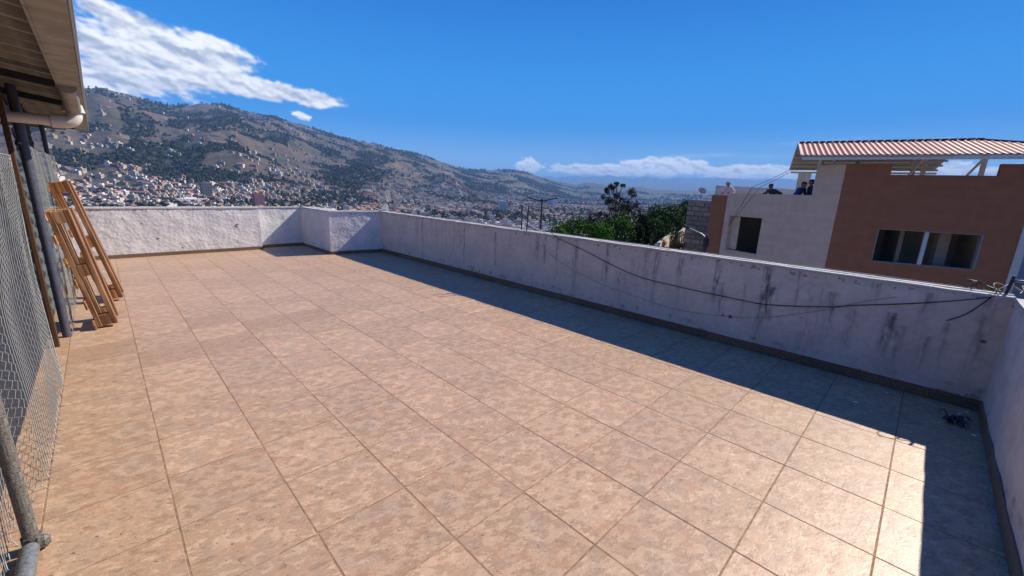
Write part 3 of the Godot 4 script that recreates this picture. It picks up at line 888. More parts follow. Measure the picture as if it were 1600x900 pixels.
func build_corner_house() -> void:
	K = EYE + Vector3(14.871, 0, -1.966) * HS; K.y = 0
	var ub := Vector3(sin(deg_to_rad(164.0)), 0, -cos(deg_to_rad(164.0)))      # along the brown front, to the right
	var ug := -Vector3(sin(deg_to_rad(24.0)), 0, -cos(deg_to_rad(24.0)))       # along the beige front, to the right
	var base := Vector3(K.x, -7.2, K.z)
	var t := thing("corner_house", "brown and beige rendered house with open window holes and a red roof", "house", base)
	var back := Transform3D(Basis(), -base)
	var B := back * hx(ub); var G := back * hx(ug)
	var W := 5.32
	# brown front
	var mb := MB.new()
	pierced(mb, B, 0.0, W, -7.2, 2.70, 0.2, [[1.45, 4.45, -0.69, 0.63], [1.2, 4.3, -4.4, -2.6]])
	mb.span(B, Vector3(0.0, 2.70, -0.2), Vector3(1.42, 3.10, 0))
	mb.span(B, Vector3(4.36, 2.70, -0.2), Vector3(W, 3.10, 0))
	part("brown_wall", mb, M.brown, t)
	# window of the brown front: pale reveal and one post
	var wb := MB.new()
	wb.span(B, Vector3(2.86, -0.69, -0.15), Vector3(2.98, 0.63, -0.05))
	var win := part("window", wb, M.frame, t)
	var rv := MB.new()
	rv.span(B, Vector3(4.40, -0.685, -0.24), Vector3(4.447, 0.625, -0.012)); rv.span(B, Vector3(1.453, -0.688, -0.24), Vector3(4.395, -0.665, -0.012)); rv.span(B, Vector3(1.453, 0.600, -0.24), Vector3(4.395, 0.627, -0.012)); rv.span(B, Vector3(1.453, -0.66, -0.24), Vector3(1.485, 0.595, -0.012))
	part("frame", rv, M.concrete, win)
	# beige front
	var gb := MB.new()
	pierced(gb, G, -5.50, -0.0, -7.2, 1.85, 0.2, [[-5.2, -3.28, -1.07, 0.70]])
	gb.span(G, Vector3(-1.10, 1.85, -0.2), Vector3(-0.0, 3.08, 0))
	part("beige_wall", gb, M.beige, t)
	var gf := MB.new()
	gf.span(G, Vector3(-5.18, -1.05, -0.30), Vector3(-4.72, 0.68, -0.245)); gf.span(G, Vector3(-5.195, -1.065, -0.24), Vector3(-5.16, 0.695, -0.02))
	var gw := part("window", gf, M.beige, t)
	var gs := MB.new()
	gs.span(G, Vector3(-5.25, -1.13, -0.22), Vector3(-3.23, -1.075, 0.05), 0.01)
	part("sill", gs, M.beige, gw)
	# brown stretch beyond the beige one, set back
	var nb := MB.new()
	nb.span(G, Vector3(-6.75, -7.2, -0.45), Vector3(-5.505, 1.74, -0.21))
	part("brown_side_wall", nb, M.brown, t)
	# storeys and inner walls; local to the brown front
	var sl := MB.new()
	sl.span(B, Vector3(0.15, 0.68, -7.0), Vector3(W - 0.05, 0.85, -0.205)); sl.span(B, Vector3(0.15, -2.3, -7.0), Vector3(W - 0.05, -2.1, -0.205))
	sl.span(G, Vector3(-6.7, 0.71, -5.4), Vector3(-0.4, 0.86, -0.455)); sl.span(G, Vector3(-6.7, -2.35, -5.4), Vector3(-0.4, -2.15, -0.455)); sl.span(G, Vector3(-5.49, 0.712, -0.453), Vector3(-0.4, 0.858, -0.203)); sl.span(G, Vector3(-5.49, -2.348, -0.453), Vector3(-0.4, -2.152, -0.203))
	part("floor_slab", sl, M.concrete, t)
	var iw := MB.new()
	iw.span(B, Vector3(0.15, -2.1, -4.2), Vector3(W - 0.05, 0.68, -4.0))                    # back of the rooms
	iw.span(B, Vector3(W - 0.25, -7.2, -7.0), Vector3(W - 0.001, 2.6, -0.205))              # right flank
	iw.span(B, Vector3(3.75, -2.1, -2.1), Vector3(4.1, 0.68, -1.6))                         # inner pillar
	iw.span(B, Vector3(2.6, -2.1, -4.0), Vector3(2.75, 0.68, -1.9))
	iw.span(G, Vector3(-6.7, -2.15, -5.4), Vector3(-0.4, 0.71, -5.2))
	iw.span(G, Vector3(-3.1, -2.15, -5.2), Vector3(-2.95, 0.71, -0.6))
	iw.span(G, Vector3(-6.74, -2.15, -5.2), Vector3(-6.6, 0.71, -0.46))
	part("inner_wall", iw, M.inner, t)
	# parapet behind the people, back room and posts on the roof terrace
	var bp := MB.new()
	var ra := at_dist(1120, 297, 26.6); var rb := at_dist(1262, 300, 29.5)
	var ta := height_at(1120, 290.0, ra); var tb := height_at(1262, 297.0, rb)
	ra.y = 0.86; rb.y = 0.86
	var rn := (rb - ra).normalized().cross(Vector3.UP).normalized() * 0.15
	var qa := ra - base; var qb := rb - base
	for sg in [-1.0, 1.0]: bp.quad(qa + rn * sg, qb + rn * sg, qb + rn * sg + Vector3(0, tb - 0.86, 0), qa + rn * sg + Vector3(0, ta - 0.86, 0), rn * sg)
	bp.quad(qa - rn + Vector3(0, ta - 0.86, 0), qa + rn + Vector3(0, ta - 0.86, 0), qb + rn + Vector3(0, tb - 0.86, 0), qb - rn + Vector3(0, tb - 0.86, 0), Vector3.UP)
	bp.quad(qa - rn, qa + rn, qa + rn + Vector3(0, ta - 0.86, 0), qa - rn + Vector3(0, ta - 0.86, 0), qa - qb)
	part("rear_parapet", bp, M.pale, t)
	var br := MB.new()
	var q1 := B.affine_inverse() * (at_dist(1275, 266, 25.2) - base); var q0 := B.affine_inverse() * (at_dist(1249, 266, 26.6) - base)
	br.span(B, Vector3(q0.x, 0.86, q0.z - 0.2), Vector3(q1.x, 3.02, q0.z))
	part("roof_room", br, M.pale, t)
	# roof: front eave, ridge, rear eave; hip on the right
	var eave_z := 0.42; var ridge_z := -2.1; var rear_z := -4.7
	var el := B.affine_inverse() * (at_dist(1251, 242, 21.6) - base)
	var x0 := el.x
	var ridge := B * Vector3(x0, 0, ridge_z); var rear := B * Vector3(x0, 0, rear_z)
	var ye := height_at(1253, 243.0, B * Vector3(x0, 0, eave_z) + base); var yr := height_at(1243, 224.5, ridge + base); var yb := height_at(1230, 266.0, rear + base)
	var x1 := 7.6; var xh := 4.0
	while pix(B * Vector3(xh, yr, ridge_z) + base).x < 1532.0: xh += 0.02
	roof_slope(t, B, x0, x1, xh, eave_z, ye, ridge_z, yr)
	roof_rear(t, B, x0, xh - 0.35, rear_z, yb, ridge_z, yr)
	# steelwork under the roof
	var sw := MB.new()
	sw.span(B, Vector3(x0 + 0.05, ye - 0.16, eave_z - 0.14), Vector3(x1, ye - 0.06, eave_z - 0.06))
	sw.span(B, Vector3(x0 + 0.05, yb - 0.16, rear_z + 0.1), Vector3(xh - 0.35, yb - 0.07, rear_z + 0.18))
	part("eave_beam", sw, M.white_lamp, t)
	for px in [[0.5, -1.0], [2.55, -2.1], [3.15, -3.2], [4.75, -2.6]]:
		var pm := MB.new()
		var top := lerpf(ye, yr, clampf((eave_z - px[1]) / (eave_z - ridge_z), 0, 1)) if px[1] > ridge_z else lerpf(yr, yb, (ridge_z - px[1]) / (ridge_z - rear_z))
		pm.span(B, Vector3(px[0] - 0.07, 0.855, px[1] - 0.07), Vector3(px[0] + 0.07, top - 0.06, px[1] + 0.07), 0.01)
		part("roof_post", pm, M.pale, t)
	var fp := MB.new(); fp.span(G, Vector3(-1.32, 0.865, -0.42), Vector3(-1.16, ye - 0.02, -0.26), 0.01); part("roof_post", fp, M.pale, t)
	for bx in [-0.6, 0.2, 2.2, 3.9]:
		var bm := MB.new()
		bm.bar(B * Vector3(bx, 2.2, -2.2), B * Vector3(bx + 0.5, lerpf(ye, yr, 0.6) - 0.08, -1.0), 0.06, 0.06)
		part("brace", bm, M.white_lamp, t)
	# grey neighbour whose wall starts at the right edge
	var e := thing("grey_house", "grey blue rendered house with a pale corner strip beside the brown wall", "house", B * Vector3(W, 0, 0) + base)
	var eb := Transform3D(Basis(), -e.position) * hx(ub)
	var cm := MB.new(); cm.span(eb, Vector3(W + 0.005, -7.2, -0.3), Vector3(W + 0.22, 2.3, 0.05)); part("corner_strip", cm, M.pale, e)
	var cw := MB.new(); pierced(cw, eb * at(Vector3(0, 0, -1.6)), W + 0.01, W + 9.0, -7.2, 1.9, 0.2, [[W + 2.2, W + 3.8, -0.8, 0.6], [W + 5.5, W + 7.1, -0.8, 0.6]]); part("wall", cw, M.greyblue, e)
	var cl := MB.new(); cl.span(eb, Vector3(W + 0.23, -1.15, -1.595), Vector3(W + 9.0, -1.0, -1.2), 0.01); part("ledge", cl, M.pale, e)
	var ch := MB.new(); ch.span(eb, Vector3(W + 0.05, -7.1, -5.5), Vector3(W + 8.9, 1.8, -3.5)); part("rooms", ch, M.inner, e)
	# unplastered block house behind
	build_block_house()
	# street lamp on a pole before the narrow brown wall
	var foot := at_dist(1104, 372, 22.5)
	var lp := thing("wall_lamp", "slim street lamp arm on a dark pole before the narrow brown wall", "street lamp", Vector3(foot.x, -7.2, foot.z))
	var pole := MB.new(); pole.tube(PackedVector3Array([Vector3.ZERO, Vector3(0, foot.y + 7.35, 0)]), 0.07, 8); part("pole", pole, M.lamp, lp)
	var j := Vector3(0, foot.y + 7.2, 0)
	var tip := at_dist(1067, 352, 22.8) - lp.position; var midp := at_dist(1093, 364, 22.6) - lp.position
	var arm := MB.new(); arm.tube(PackedVector3Array([j, j.lerp(midp, 0.8) + Vector3(0, 0.02, 0), midp, tip.lerp(midp, 0.35)]), 0.035, 8); part("arm", arm, M.galv, lp)
	var hd := MB.new(); hd.bar(tip.lerp(midp, 0.42), tip, 0.16, 0.09, 0.03); part("lamp_head", hd, M.lamp, lp)
	var bx2 := MB.new(); bx2.box(at(j + Vector3(0, -0.25, 0)), Vector3(0.24, 0.42, 0.2), 0.02); part("junction_box", bx2, M.dark, lp)
func height_at(px: float, py: float, p: Vector3) -> float:
	var lo := -10.0; var hi := 12.0
	for i in 50:
		var m := (lo + hi) * 0.5
		if pix(Vector3(p.x, m, p.z)).y > py: lo = m
		else: hi = m
	return lo
# red ribbed sheets: each sheet course of the front slope is a part of its own
func roof_slope(t: Node3D, B: Transform3D, x0: float, x1: float, xh: float, ez: float, ey: float, rz: float, ry: float) -> void:
	M.roof_red = tri_mat(lin(0.26, 0.062, 0.055), M.plaster_tex, 0.9, 0.6)
	M.roof_red.metallic_specular = 0.35
	M.roof_under = tri_mat(lin(0.42, 0.40, 0.38), M.plaster_tex, 0.7, 0.6)
	var sheet_w := 1.0
	var x := x0
	while x < x1 - 0.01:
		var xe := minf(x + sheet_w, x1)
		var mb := MB.new()
		var n := int(round((xe - x) / 0.03)); n = maxi(n, 2)
		var rows := 7
		var pt := func(i: int, j: int) -> Vector3:
			var u := x + (xe - x) * i / n
			var v := float(j) / rows
			# the hip cuts the slope off towards the right
			var rib := 0.030 * pow(0.5 + 0.5 * cos(TAU * (u - x0) / 0.18), 1.5)
			var top_v := clampf((x1 - u) / (x1 - xh), 0, 1) if u > xh else 1.0
			v *= top_v
			return B * Vector3(u, lerpf(ey, ry, v) + rib + 0.012, lerpf(ez, rz, v))
		for i in n:
			for j in rows:
				mb.quad(pt.call(i, j), pt.call(i + 1, j), pt.call(i + 1, j + 1), pt.call(i, j + 1), B.basis * Vector3(0, 1, 0.3))
		part("roof_sheet", mb, M.roof_red, t)
		x = xe
	# ridge cap with a lip at every sheet
	var rc := MB.new()
	var u2 := x0
	while u2 < xh:
		rc.span(B, Vector3(u2 + 0.02, ry + 0.03, rz - 0.12), Vector3(u2 + 0.23, ry + 0.085, rz + 0.1), 0.02)
		u2 += 0.25
	rc.bar(B * Vector3(xh, ry + 0.04, rz), B * Vector3(x1, ey + 0.04, ez), 0.05, 0.14, 0.02)
	part("ridge_cap", rc, M.roof_red, t)
	# pale underside of the front slope and the purlins that carry it
	var un := MB.new()
	un.quad(B * Vector3(x0, ey - 0.01, ez), B * Vector3(x1, ey - 0.01, ez), B * Vector3(xh, ry - 0.01, rz), B * Vector3(x0, ry - 0.01, rz), Vector3.DOWN)
	un.quad(B * Vector3(x0, ey - 0.03, ez), B * Vector3(x1, ey - 0.03, ez), B * Vector3(xh, ry - 0.03, rz), B * Vector3(x0, ry - 0.03, rz), Vector3.DOWN)
	un.span(B, Vector3(x0, ey - 0.055, ez - 0.02), Vector3(x1, ey + 0.01, ez + 0.015), 0.01)
	part("soffit", un, M.roof_under, t)
	var gb := MB.new()
	gb.bar(B * Vector3(x0 - 0.02, ey, ez), B * Vector3(x0 - 0.02, ry + 0.02, rz), 0.09, 0.03)
	part("verge", gb, M.roof_under, t)
func roof_rear(t: Node3D, B: Transform3D, x0: float, x1: float, bz: float, by: float, rz: float, ry: float) -> void:
	var mb := MB.new()
	var n := int((x1 - x0) / 0.06)
	for i in n:
		var u0 := x0 + 0.06 * i; var u1 := u0 + 0.06
		var r0 := 0.03 * pow(0.5 + 0.5 * cos(TAU * (u0 - x0) / 0.25), 1.5); var r1 := 0.03 * pow(0.5 + 0.5 * cos(TAU * (u1 - x0) / 0.25), 1.5)
		var k := 1.0
		mb.quad(B * Vector3(u0, by + r0, bz), B * Vector3(u1, by + r1, bz), B * Vector3(u1, ry + r1, rz), B * Vector3(u0, ry + r0, rz), Vector3.UP)
	part("rear_roof_sheet", mb, M.roof_under, t)
	for k in 6:
		var v := (k + 0.5) / 6.0
		var pm := MB.new()
		var y := lerpf(by, ry, v) - 0.06; var z := lerpf(bz, rz, v)
		pm.span(B, Vector3(x0 + 0.02, y - 0.04, z - 0.03), Vector3(x1, y + 0.04, z + 0.03))
		part("purlin", pm, M.roof_under, t)
	var vg := MB.new()
	vg.bar(B * Vector3(x0 - 0.02, by, bz), B * Vector3(x0 - 0.02, ry + 0.02, rz), 0.09, 0.03)
	part("verge", vg, M.pale, t)
func build_block_house() -> void:
	var p0 := at_dist(1076, 314, 40.0); var p1 := at_dist(1130, 314, 38.0)
	var base := Vector3(p0.x, -7.2, p0.z)
	var t := thing("block_house", "unplastered grey block wall house behind the narrow brown wall", "house", base)
	var ax := Vector3(p1.x - p0.x, 0, p1.z - p0.z)
	var len_ := ax.length(); ax = ax.normalized()
	var xf := Transform3D(Basis(ax, Vector3.UP, ax.cross(Vector3.UP)), Vector3.ZERO)
	var top := p0.y + 7.2
	var core := MB.new(); core.span(xf, Vector3(0.02, 0, -6.0), Vector3(len_, top - 0.1, -0.03)); part("wall", core, M.mortar, t)
	var mats := []
	for k in 4: mats.append(tri_mat(lin(0.22 + 0.055 * k, 0.165 + 0.04 * k, 0.125 + 0.03 * k), M.plaster_tex, 1.4, 0.95, M.bumpy, 1.0))
	var y := 0.0; var row := 0
	while y < top - 0.05:
		var h := 0.40
		var x := -0.02 - (0.42 if row % 2 else 0.0)
		while x < len_:
			var l := 0.84
			var x0 := maxf(x, -0.02)
			if y > 2.0 and x + l - x0 > 0.1:
				var bm := MB.new()
				bm.span(xf, Vector3(x0 + 0.03, y + 0.035, -0.1), Vector3(x + l - 0.03, minf(y + h, top) - 0.035, rng.randf_range(0.0, 0.09)), 0.02)
				part("block", bm, mats[rng.randi() % 4], t)
			x += l
		y += h; row += 1
	# block courses of the short flank that faces the street
	var bnd := MB.new(); bnd.span(xf, Vector3(-0.05, top - 0.1, -6.0), Vector3(len_, top + 0.12, 0.08), 0.02); part("roof_edge", bnd, M.concrete, t)
	# dish and a potted plant on its roof
	var dp := at_dist(1095, 310, 40.5)
	var dish := thing("satellite_dish", "pale satellite dish on the roof of the block house", "satellite dish", Vector3(dp.x, top - 7.2 + 0.1, dp.z))
	var dm := MB.new()
	var bas := Basis(Vector3(0, 1, 0), deg_to_rad(-50)) * Basis(Vector3(1, 0, 0), deg_to_rad(55))
	for i in 14:
		for j in 3:
			var f := func(ii, jj): return Vector3(0, 0.75, 0) + bas * Vector3(cos(TAU * ii / 14.0) * jj * 0.12, pow(jj * 0.12, 2) * 0.7, sin(TAU * ii / 14.0) * jj * 0.12)
			dm.quad(f.call(i, j), f.call(i + 1, j), f.call(i + 1, j + 1), f.call(i, j + 1), Vector3.UP)
	part("dish", dm, M.beige, dish)
	var ds := MB.new(); ds.tube(PackedVector3Array([Vector3(0, 0, 0), Vector3(0, 0.75, 0)]), 0.03, 6); ds.tube(PackedVector3Array([Vector3(0, 0.72, 0), Vector3(0, 0.75, 0) + bas * Vector3(0, 0.5, 0)]), 0.015, 5); part("mast", ds, M.lamp, dish)

# ---------------------------------------------------------------- street, trees, lamps, car
# a tree: tapered trunk, limbs, and leaf faces gathered round the limb ends
func tree(called: String, label: String, foot: Vector3, h: float, spread: float, leaves: int, leaf: float, col: Color, col2: Color, clear := 0.3, clumps := 26, open := 0.0, group := "", shape := 0) -> void:
	var t := thing(called, label, "tree" if h > 2.2 else "shrub", foot, group)
	var q := RandomNumberGenerator.new(); q.seed = int(foot.x * 31.0 + foot.z * 17.0) + 5
	var tk := MB.new()
	var crown := MB.new(); crown.use_c = true
	var sway := Vector3(q.randf_range(-.06, .06), 0, q.randf_range(-.06, .06)) * h
	var spine := PackedVector3Array([Vector3.ZERO, Vector3(0, h * 0.3, 0) + sway * 0.4, Vector3(0, h * 0.6, 0) + sway, Vector3(0, h * 0.88, 0) + sway * 1.3])
	tk.tube(spine, h * 0.022 + 0.03, 7, true, Color.WHITE, 0.02)
	for k in clumps:
		var v := clear + (1.0 - clear) * pow((k + q.randf()) / clumps, 0.9)
		var wide: float
		if shape == 1: wide = spread * (1.05 - v * 0.85)
		elif shape == 2: wide = spread * (0.35 + 0.65 * sin(PI * clampf((v - clear) / (1.0 - clear) * 0.85 + 0.12, 0, 1)))
		else: wide = spread * sqrt(maxf(0.06, 1.0 - pow((v - (clear + 1.0) * 0.48) / ((1.0 - clear) * 0.62), 2)))
		var a := q.randf() * TAU
		var rad := wide * sqrt(q.randf_range(0.08, 1.0))
		var c := Vector3(cos(a) * rad, v * h, sin(a) * rad) + sway * v
		var start := Vector3(0, maxf(h * 0.2, c.y - rad * 0.9 - 0.1 * h), 0) + sway * v * 0.7
		tk.tube(PackedVector3Array([start, start.lerp(c, 0.5) + Vector3(0, 0.06 * rad, 0), c]), 0.012 * h * 0.6 + 0.012, 5, false, Color.WHITE, 0.008)
		var cr := spread * (0.30 + 0.16 * q.randf()) * (1.0 - 0.35 * open)
		var tone := q.randf()
		for i in leaves / clumps:
			var d := Vector3(q.randfn(), q.randfn() * 0.75, q.randfn())
			d = d.normalized() * cr * pow(q.randf(), 0.45)
			var p := c + d
			var n := (d.normalized() + Vector3(q.randfn(), q.randfn() + 0.5, q.randfn()) * 0.7).normalized()
			var e := n.cross(Vector3(q.randfn(), q.randfn(), q.randfn())).normalized()
			var f := n.cross(e)
			var s := leaf * q.randf_range(0.6, 1.3)
			var lc := col.lerp(col2, clampf(tone * 0.6 + q.randf() * 0.5, 0, 1))
			crown.tri(p + e * s, p + f * s * 0.55, p - e * s, n, lc); crown.tri(p + e * s, p - e * s, p - f * s * 0.55, n, lc)
	part("trunk", tk, M.bark, t)
	part("crown", crown, M.leaf, t)
func build_street() -> void:
	M.bark = tri_mat(lin(0.09, 0.065, 0.045), M.plaster_tex, 2.0, 0.95)
	var lf := mat(Color(1, 1, 1), 0.85); lf.vertex_color_use_as_albedo = true
	lf.backlight_enabled = true; lf.backlight = Color(0.04, 0.06, 0.015); lf.metallic_specular = 0.2
	M.leaf = lf
	M.asphalt = tri_mat(lin(0.075, 0.072, 0.068), M.plaster_tex, 0.3, 0.95)
	M.pave = tri_mat(lin(0.30, 0.27, 0.23), M.plaster_tex, 0.4, 0.95)
	# street running away beside the houses
	var d0 := at_height(1052, 372, -6.9); var along := hor(66.5)
	var side := along.cross(Vector3.UP)
	var c := Vector3(d0.x, 0, d0.z)
	var gm := MB.new(); gm.span(Transform3D(Basis(along, Vector3.UP, side), c), Vector3(-75, -8.2, -14), Vector3(75, -7.05, 14)); 
	var gr := part("ground", gm, M.pave, self); tag(gr, "dusty paved ground along the street", "", "", "structure")
	var rm := MB.new(); rm.span(Transform3D(Basis(along, Vector3.UP, side), c), Vector3(-74, -7.3, -3.2), Vector3(74, -7.03, 3.2)); 
	var rd := part("road", rm, M.asphalt, self); tag(rd, "grey street between trees and houses", "", "", "structure")
	for s in [-1.0, 1.0]:
		var km := MB.new(); km.span(Transform3D(Basis(along, Vector3.UP, side), c), Vector3(-74, -7.3, s * 3.22 - 0.1), Vector3(74, -6.9, s * 3.22 + 0.1), 0.02)
		var kb := part("kerb" if s < 0 else "kerb_001", km, M.concrete, self); tag(kb, "concrete kerb of the street", "", "", "structure")
	# garden walls
	for w in [[1025.0, 392.0, 1052.0, 372.0, 36.0, 52.0], [1062.0, 372.0, 1074.0, 360.0, 48.0, 62.0]]:
		var a := at_dist(w[0], w[1] - 8, w[4]); var b := at_dist(w[2], w[3] - 6, w[5])
		var t := thing("garden_wall", "low pale wall beside the street under the trees" if w[0] < 1050 else "low tan wall between the parked car and the block house", "wall", Vector3(a.x, -7.05, a.z))
		var bm := MB.new(); bm.bar(Vector3(0, (a.y + 7.05) * 0.5, 0), Vector3(b.x - a.x, (a.y + 7.05) * 0.5, b.z - a.z), 0.25, a.y + 7.05, 0.02, Vector3(b.x - a.x, 0, b.z - a.z).cross(Vector3.UP))
		part("wall", bm, M.beige, t)
		var cm := MB.new(); cm.bar(Vector3(0, a.y + 7.09, 0), Vector3(b.x - a.x, a.y + 7.09, b.z - a.z), 0.32, 0.08, 0.01, Vector3(b.x - a.x, 0, b.z - a.z).cross(Vector3.UP))
		part("capping", cm, M.concrete, t)
	var G1 := Color(0.022, 0.075, 0.008); var G2 := Color(0.070, 0.155, 0.016)
	var D1 := Color(0.018, 0.042, 0.012); var D2 := Color(0.050, 0.090, 0.022)
	var put := func(px: float, py: float, dist: float) -> Array:
		var p := at_dist(px, py, dist)
		return [Vector3(p.x, -7.1, p.z), p.y + 7.1]
	var r = put.call(900, 348, 31.0); tree("broad_tree", "bright green leafy tree just beyond the white parapet", r[0], r[1], 1.9, 13000, 0.085, G1, G2, 0.25, 40)
	r = put.call(940, 356, 30.0); tree("broad_tree", "pale green leafy tree in front of the tall dark one", r[0], r[1], 1.5, 9000, 0.08, G1, G2, 0.25, 30)
	r = put.call(968, 343, 36.0); tree("broad_tree", "green leafy tree below the tall thin one", r[0], r[1], 2.0, 12000, 0.09, D1, G2, 0.25, 40)
	r = put.call(882, 362, 28.0); tree("broad_tree", "low green tree at the edge of the tree row by the town", r[0], r[1], 1.1, 6000, 0.075, G1, G2, 0.3, 22)
	r = put.call(1012, 338, 37.0); tree("cypress_tree", "dark narrow cypress between the leafy trees and the street", r[0], r[1], 1.15, 9000, 0.085, Color(0.008, 0.018, 0.007), Color(0.022, 0.04, 0.014), 0.06, 44, 0.0, "", 1)
	r = put.call(1000, 352, 35.0); tree("cypress_tree", "short dark cypress beside the taller one", r[0], r[1], 0.9, 6000, 0.085, Color(0.009, 0.02, 0.008), Color(0.022, 0.042, 0.014), 0.06, 30, 0.0, "", 1)
	r = put.call(1038, 330, 56.0); tree("street_tree", "round olive green tree shading the street", r[0], r[1], 2.9, 9000, 0.15, D1, D2, 0.3, 40)
	r = put.call(1060, 327, 64.0); tree("street_tree", "yellowish green tree above the parked white car", r[0], r[1], 2.7, 8000, 0.15, Color(0.03, 0.055, 0.013), Color(0.085, 0.105, 0.028), 0.35, 36)
	r = put.call(1070, 318, 78.0); tree("street_tree", "tall dark green tree touching the block house", r[0], r[1], 3.2, 8000, 0.18, D1, D2, 0.35, 36)
	r = put.call(1022, 346, 47.0); tree("street_tree", "shadowed green tree between cypress and street", r[0], r[1], 2.0, 8000, 0.11, D1, D2, 0.25, 34)
	r = put.call(962, 287, 44.0); tree("tall_tree", "tall thin tree with sparse dark leaf clusters against the hills", r[0], r[1], 2.6, 2600, 0.105, Color(0.026, 0.027, 0.020), Color(0.075, 0.060, 0.045), 0.60, 30, 1.9, "", 2)
	r = put.call(940, 335, 45.0); tree("tall_tree", "thin dark twiggy tree left of the tall sparse one", r[0], r[1], 1.9, 1600, 0.11, Color(0.022, 0.022, 0.016), Color(0.055, 0.045, 0.03), 0.5, 18, 0.8)
	r = put.call(993, 315, 42.0); tree("tall_tree", "brownish drooping tree close by the tall sparse one", r[0], r[1], 1.3, 3000, 0.085, Color(0.026, 0.024, 0.018), Color(0.07, 0.055, 0.04), 0.35, 26, 0.5)
	for s in [[1042.0, 380.0, 40.0, 0.75, Color(0.12, 0.115, 0.012), Color(0.24, 0.20, 0.03), "yellow flowering shrub by the low pale wall"], [1062.0, 366.0, 45.0, 1.1, Color(0.05, 0.045, 0.015), Color(0.13, 0.10, 0.035), "dry olive shrub in front of the block house"], [1056.0, 382.0, 42.0, 0.9, Color(0.04, 0.03, 0.018), Color(0.10, 0.06, 0.035), "brown withered shrub beside the yellow one"], [1072.0, 388.0, 40.0, 0.8, Color(0.03, 0.025, 0.015), Color(0.07, 0.05, 0.03), "dark dry shrub at the foot of the block house"]]:
		var p := at_dist(s[0], s[1], s[2])
		tree("shrub", s[6], Vector3(p.x, -7.05, p.z), p.y + 7.05 + 0.3, s[3], 2600, 0.06, s[4], s[5], 0.15, 18)
	# double-armed street lamps
	for l in [[847.0, 312.0, 45.0, "twin-armed street lamp standing before the valley town"], [1037.0, 318.5, 118.0, "small twin-armed street lamp above the street trees"], [1059.0, 314.0, 170.0, "far twin-armed street lamp at the end of the street"]]:
		var p := at_dist(l[0], l[1], l[2])
		var t := thing("street_lamp", l[3], "street lamp", Vector3(p.x, -7.1, p.z))
		var h := p.y + 7.1
		var dv := rt; dv.y = 0; dv = dv.normalized()
		var pm := MB.new(); pm.tube(PackedVector3Array([Vector3.ZERO, Vector3(0, h * 0.5, 0), Vector3(0, h, 0)]), 0.13, 8, true, Color.WHITE, 0.085); part("pole", pm, M.lamp, t)
		var hub := MB.new(); hub.tube(PackedVector3Array([Vector3(0, h - 0.22, 0), Vector3(0, h + 0.12, 0)]), 0.13, 8); part("hub", hub, M.lamp, t)
		for s in [-1.0, 1.0]:
			var am := MB.new(); am.tube(PackedVector3Array([Vector3(0, h - 0.1, 0), Vector3(0, h - 0.02, 0) + dv * s * 0.6, Vector3(0, h + 0.1, 0) + dv * s * 1.05]), 0.065, 6); part("arm", am, M.lamp, t)
			var hm := MB.new(); hm.bar(Vector3(0, h + 0.09, 0) + dv * s * 1.0, Vector3(0, h + 0.20, 0) + dv * s * 1.62, 0.15, 0.26, 0.04, Vector3.UP); part("lamp_head", hm, M.lamp, t)
	# the parked car
	car(at_dist(1061, 364, 96.0), along)
